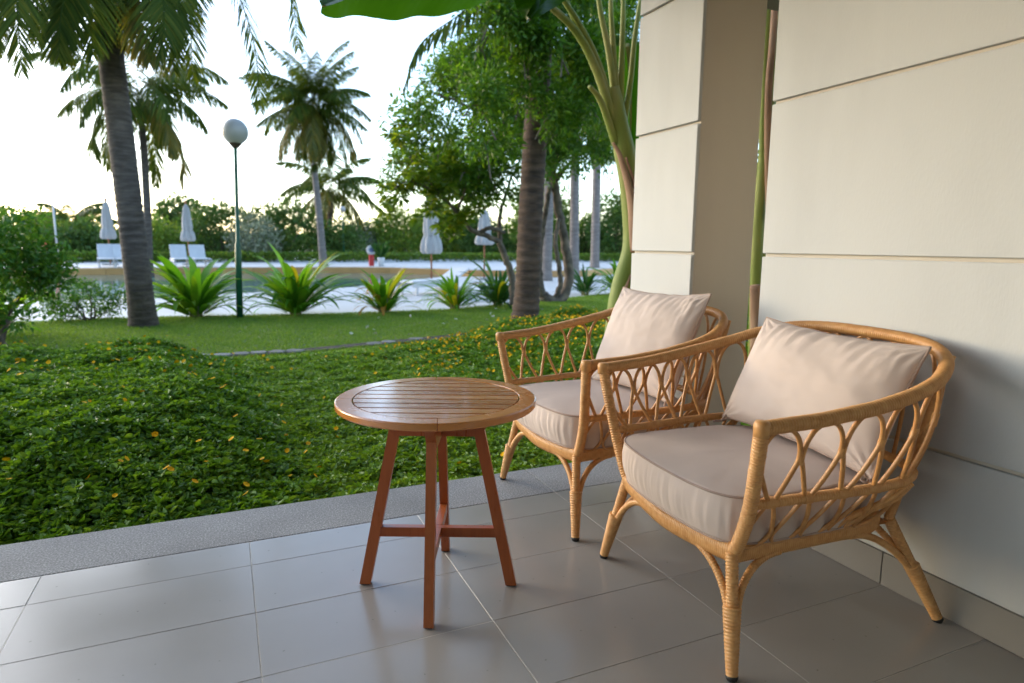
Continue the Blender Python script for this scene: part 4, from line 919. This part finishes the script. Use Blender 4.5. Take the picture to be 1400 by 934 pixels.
strap_plant('broad dark green clump with an orange leaf beside the lamp post', 268, 434, 1.0, 92, .165, .03, .92, (M_cri,), 1)
strap_plant('large bright green clump of tall strap leaves right of the lamp post', 404, 431, 1.10, 104, .16, .05, .90, (M_cri,), 2)
strap_plant('small clump with yellow topped leaves between two green clumps', 525, 428, .74, 74, .12, .50, .85, (M_cri,), 3)
strap_plant('small green clump in front of the white lounger', 622, 423, .76, 72, .10, .08, .95, (M_cri,), 4)
strap_plant('dark green drooping clump at the left foot of the dark trunk', 681, 419, .92, 78, .12, .04, 1.1, (M_crid,), 5)
strap_plant('round dark clump between the grey trunks', 800, 403, .75, 60, .09, 0, 1.0, (M_crid,), 6)
strap_plant('light green clump just left of the pillar', 846, 402, .95, 60, .13, .05, 1.0, (M_cri,), 7)
q = gnd(-2, 470, GZ)
strap_plant('yellow green broad leaf clump at the left picture edge', -6, 462, .70, 30, .12, .35, .9, (M_cri,), 8)

# ------------------------------------------------------------------ globe lamps
def lamp(label, base, h, r, poles=True):
    o = thing('globe_lamp', label, 'lamp post', tuple(base), 0, 'globe lamps in the garden')
    b = MB(); b.tube([(0, 0, -.03), (0, 0, h * .40), (0, 0, h * .42), (0, 0, h - r)], [r * .26, r * .24, r * .15, r * .13], 12); b.build('pole', M_lgreen, o, True)
    b = MB(); b.tube([(0, 0, h - r * 1.25), (0, 0, h - r * .95), (0, 0, h - r * .80)], [r * .2, r * .46, r * .5], 14); b.build('collar', M_barkd, o, True)
    b = MB(); th = np.linspace(-PI / 2, PI / 2, 22); b.tube([(0, 0, h + r * math.sin(t)) for t in th], [max(.001, r * math.cos(t)) for t in th], 28, False); b.build('globe', M_lampw, o, True)
    return o
L0 = gnd(328, 435, GZ); tp_ = at(321, 180, L0[1]); lp = lamp('slim dark green lamp post with white globe on the lawn', L0, tp_[2] - GZ, .190); lp.rotation_euler = (0, .024, 0)
p = at(470, 345, 36); p[2] = .112; lamp('far small globe lamp among the shrubs beside the far palm', p, at(471, 286, 36)[2] - .112, .15)

# ------------------------------------------------------------------ closed umbrellas, loungers, pool things
def umbrella(label, base, ztop, zbot, wid, seed):
    o = thing('closed_umbrella', label, 'umbrella', tuple(base), 0, 'closed umbrellas by the pool'); z0 = base[2]
    b = MB(); b.tube([(0, 0, 0), (0, 0, ztop - z0 - .05)], .028, 8); b.build('pole', M_pole, o, True)
    b = MB(); b.box((-.25, -.25, .001), (.25, .25, .06), .01); b.build('base', M_conc, o)
    n = 48; zs = np.linspace(0, 1, 26); V = []; rg = random.Random(seed); ph = rg.random() * 6
    for z in zs:
        r = np.interp(z, [0, .03, .10, .22, .30, .36, .6, .85, .95, 1], [.80, .98, 1.0, .86, .62, .70, .62, .45, .22, .03]) * wid / 2
        row = []
        for k in range(n + 1):
            a = 2 * PI * k / n; f = 1 + (.16 * math.sin(8 * a + ph + z * 2.0) + .06 * math.sin(19 * a + 3 * z)) * (1 if z < .95 else .2)
            row.append((r * f * math.cos(a), r * f * math.sin(a), zbot - z0 + z * (ztop - zbot)))
        V.append(row)
    b = MB(); b.grid(np.array(V)); b.build('canopy', M_canvas, o, True)
    b = MB(); zz = zbot - z0 + .30 * (ztop - zbot); th = np.linspace(0, 2 * PI, 25); b.tube([(wid * .33 * math.cos(t), wid * .33 * math.sin(t), zz) for t in th], .018, 6, False); b.build('strap', M_canvas, o, True)
    b = MB(); b.tube([(0, 0, ztop - z0 - .04), (0, 0, ztop - z0 + .06), (0, 0, ztop - z0 + .12)], [.05, .04, .005], 8); b.build('finial', M_pole, o, True)
g3 = gnd(590, 387, GZ); umbrella('large pale closed umbrella on a red brown pole beside the white lounger', g3, at(584, 262, g3[1])[2], at(588, 347, g3[1])[2], .62, 1)
g4 = gnd(662, 382, GZ); umbrella('pale closed umbrella half hidden behind the low rosette tree', g4, at(664, 285, g4[1])[2], at(662, 335, g4[1])[2], .58, 2)
for lab, x, y0, y1, sd in (('white closed umbrella just left of the thick leaning trunk', 151, 274, 327, 3), ('white closed umbrella between the leaning trunk and the lamp post', 259, 278, 330, 4)):
    Y = 30; p = at(x, 360, Y); p[2] = .112; umbrella(lab, p, at(x, y0, Y)[2], at(x, y1, Y)[2], .50, sd)
def lounger(label, loc, rz, back=.9, s=1.0):
    o = thing('sun_lounger', label, 'sun lounger', tuple(loc), rz, 'white sun loungers by the pool')
    b = MB(); b.box((-.1, -.28, .28), (1.3, .28, .33), .01); b.build('seat', M_lounge, o)
    Mx = Matrix.Translation((-.1, 0, .33)) @ Matrix.Rotation(-back + 0, 4, 'Y') @ Matrix.Rotation(0, 4, 'Z')
    b = MB(); b.box((-.62, -.28, -.05), (0, .28, 0), .01, Matrix.Translation((-.105, 0, .33)) @ Matrix.Rotation(back, 4, 'Y')); b.build('backrest', M_lounge, o)
    for x in (.0, 1.15):
        for y in (-.25, .25):
            b = MB(); b.box((x - .03, y - .03, 0), (x + .03, y + .03, .279), .004); b.build('leg', M_lounge, o)
    for y in (-.295, .295):
        b = MB(); b.box((-.12, y - .012, .18), (1.32, y + .012, .325), .004); b.build('side_rail', M_lounge, o)
    return o
for lab, x in (('white lounger with raised back left of the leaning trunk', 147), ('white lounger partly hidden by the leaning trunk', 168), ('white lounger under the second closed umbrella', 246), ('white lounger right of the second closed umbrella, behind the leaves', 272)):
    p = at(x, 366, 28.2); p[2] = .113; lounger(lab, p, -PI / 2 + .15, .95)
p = gnd(606, 399, GZ); lounger('white lounger facing the pool in front of the large closed umbrella', (p[0], p[1], GZ - .011), PI + .5, .45)
p = gnd(622, 408, GZ); o = thing('side_table', 'low grey block table beside the white lounger', 'table', (p[0], p[1], GZ - .011), .4); b = MB(); b.box((-.28, -.25, 0), (.28, .25, .20), .01); b.build('block', M_conc, o); b = MB(); b.box((-.31, -.28, .201), (.31, .28, .25), .01); b.build('table_top', M_conc, o)
p = at(508, 362, 27.6); p[2] = .113
o = thing('lifebuoy_stand', 'red post with round white sign at the far pool edge', 'stand', tuple(p)); z1 = at(508, 342, 27.6)[2] - .113
b = MB(); b.box((-.10, -.08, 0), (.10, .08, z1 - .20), .01); b.build('post', M_red, o)
b = MB(); b.tube([(0, -.055, z1), (0, -.03, z1), (0, .03, z1), (0, .055, z1)], [.17, .20, .20, .17], 24); b.build('disc', M_lounge, o)
b = MB(); b.tube([(0, -.062, z1), (0, -.0555, z1)], [.10, .10], 20); b.build('emblem', M_blueg, o)
p = at(521, 364, 27.3); p[2] = .113; o = thing('plant_pot', 'white tapered plant pot with spiky dark plant beside the red post', 'planter', tuple(p)); 
b = MB(); b.tube([(0, 0, 0), (0, 0, .34), (0, 0, .36), (0, 0, .365)], [.12, .155, .15, .10], 18); b.build('pot', M_lounge, o, True)
b = MB(); n = 60; D = rdir(n, .75, 1); v, q, t = leaves(np.tile([[0, 0, .36]], (n, 1)) + rng.normal(0, .03, (n, 3)), D, rdir(n, -.2, .2), rng.uniform(.5, .85, n), .05); b.add(v, q, t); b.build('plant', M_crid, o)
p = at(78, 368, 27); p[2] = .112; o = thing('shower_post', 'orange leaning float beside a slim white pole at the left pool edge', 'post', tuple(p))
b = MB(); b.tube([(0, .3, 0), (0, .3, 2.4)], .03, 8); b.build('pole', M_lounge, o, True)
b = MB(); b.tube(catmull([(-.35, 0, .9), (-.18, 0, .62), (-.02, 0, .35), (.0, 0, .0)], 6), [.09] * 10 + [.06] * 9, 10); b.build('float', M_orange, o, True)

# ------------------------------------------------------------------ banana plants beside the pillar
bp = thing('banana_plant', 'banana plant with pale green stem and dry sheaths beside the pillar', 'banana plant', tuple(at(846, 470, 3.75)), 0, 'banana plants around the pillar'); bp.location.z = GZ
def brel(P): return rel(P, bp)
Yb = 3.75
stem = catmull([np.array([*at(834, 500, Yb)[:2], GZ - .03]), at(846, 420, Yb), at(866, 330, Yb), at(859, 240, Yb), at(845, 165, Yb), at(836, 120, Yb)], 12)
b = MB(); n = len(stem); b.tube(brel(stem), np.interp(np.linspace(0, 1, n), [0, .3, .7, 1], [.085, .075, .068, .055]) * (1 + .03 * np.sin(np.arange(n) * .5)), 14); b.build('stem', M_bstem, bp, True)
for (pts_, r) in (([(828, 520), (845, 425), (862, 375)], .05), ([(868, 345), (862, 270), (848, 215), (838, 195)], .05), ([(872, 330), (868, 260), (856, 215)], .035)):
    b = MB(); P = catmull([at(x, y, Yb - .07) for x, y in pts_], 8); b.tube(brel(P), np.linspace(r, r * .25, len(P)), 9, flat=.5); b.build('dry_sheath', M_bdry, bp, True)
pet = [([(840, 170), (815, 95), (785, 40), (735, -5), (690, -40)], .030), ([(838, 150), (815, 80), (790, 30), (765, -10), (745, -60)], .024), ([(842, 140), (832, 70), (820, 10), (812, -60)], .026), ([(848, 150), (850, 80), (852, 10), (852, -60)], .024), ([(850, 190), (862, 110), (868, 50), (880, -20), (900, -80)], .022), ([(843, 200), (822, 140), (806, 118)], .026), ([(845, 150), (838, 60), (835, 0), (838, -70)], .022), ([(840, 160), (800, 60), (778, 10), (770, -60)], .018)]
for pts_, r in pet:
    r *= 1.2
    P = catmull([at(x, y, Yb - .04 * k) for k, (x, y) in enumerate(pts_)], 8); b = MB(); b.tube(brel(P), np.linspace(r, r * .5, len(P)), 9, flat=.75); b.build('leaf_stalk', M_bstem, bp, True)
def banana_leaf(parent, mid, half, droop, m=M_bleaf, sag=.0, seed=1, up=(0, 0, 1)):
    P, Ln = resample(catmull(mid, 10), 60); T = np.gradient(P, axis=0); T /= np.linalg.norm(T, axis=1)[:, None]; rows = []
    for i in range(60):
        t = i / 59; wv = half * max(.02, math.sin(PI * min(1, .06 + .93 * t)) ** .45); s = np.cross(T[i], up); s /= np.linalg.norm(s); u_ = np.cross(s, T[i]); row = []
        for a in np.linspace(-1, 1, 15):
            rip = .035 * mnoise.noise(Vector((t * 7, np.sign(a) * 3, seed))) * abs(a) + .012 * math.sin(t * 150 - abs(a) * 4) * abs(a) * (1 - abs(a))
            row.append(P[i] + s * wv * a * (1 + rip * 1.2) - u_ * wv * droop * abs(a) ** 1.6 + u_ * (rip * .7 + (.025 * (abs(a) < .05))))
        rows.append(row)
    b = MB(); b.grid(np.array(rows) - np.array(parent.location)); lf = b.build('leaf', m, parent, True)
    b = MB(); b.tube(P - np.array([0, 0, .006]) - np.array(parent.location), np.linspace(.016, .004, 60), 7); b.build('midrib', M_stalk, lf, True)
banana_leaf(bp, [at(725, -34, 3.60), at(650, -22, 3.45), at(570, -18, 3.36), at(490, -12, 3.30), at(440, 8, 3.28)], .27, .32, seed=2)
banana_leaf(bp, [at(750, -70, 3.55), at(746, -32, 3.40), at(738, 2, 3.3), at(724, 26, 3.28)], .18, .25, seed=5)
banana_leaf(bp, [at(812, -60, 3.6), at(790, -160, 3.3), at(740, -230, 3.0), at(700, -220, 2.9)], .26, .3, seed=7)
banana_leaf(bp, [at(852, -60, 3.6), at(870, -190, 3.9), at(900, -260, 4.3), at(930, -240, 4.7)], .26, .3, seed=8)
banana_leaf(bp, [at(858, 60, 3.9), at(862, 110, 4.2), at(862, 180, 4.5), at(858, 245, 4.6)], .16, .2, seed=9)
b2 = thing('banana_plant', 'green banana stems seen through the gap between the pillar and the wall', 'banana plant', tuple(at(1042, 470, 3.3)), 0, 'banana plants around the pillar'); b2.location.z = GZ
for pts_, r, m in (([(1040, 520), (1041, 400), (1042, 280), (1044, 160), (1050, 0), (1054, -80)], .028, M_bstem), ([(1030, 520), (1033, 400), (1037, 300), (1046, 200), (1056, 80), (1060, -60)], .040, M_bstem), ([(1052, 300), (1050, 200), (1051, 120), (1056, 60), (1060, 0)], .024, M_bdry), ([(1036, 520), (1035, 440), (1034, 390)], .05, M_bdry)):
    P = catmull([at(x, y, 3.35 if m is M_bstem else 3.28) for x, y in pts_], 8); b = MB(); b.tube(rel(P, b2), np.linspace(r, r * .85, len(P)), 10); b.build('dry_sheath' if m is M_bdry else 'stem', m, b2, True)
banana_leaf(b2, [at(1036, 300, 3.5), at(1034, 330, 3.5), at(1034, 370, 3.5), at(1033, 410, 3.5)], .07, .3, seed=11)
banana_leaf(b2, [at(1056, -60, 3.35), at(1080, -200, 3.6), at(1120, -260, 3.9), at(1150, -240, 4.2)], .25, .3, seed=12)
bush('leafy_bush', 'dark shrub behind the gap between the pillar and the wall', 'bush', at(1040, 440, 4.2), (.55, .4, .42), 50, 40, .06, M_gc, 90, spread=.14)
bush('leafy_bush', 'tall dark foliage behind the banana stems at the gap', 'bush', at(1060, 150, 6.0), (1.1, .8, 1.5), 110, 44, .12, M_tree, 91, spread=.3)
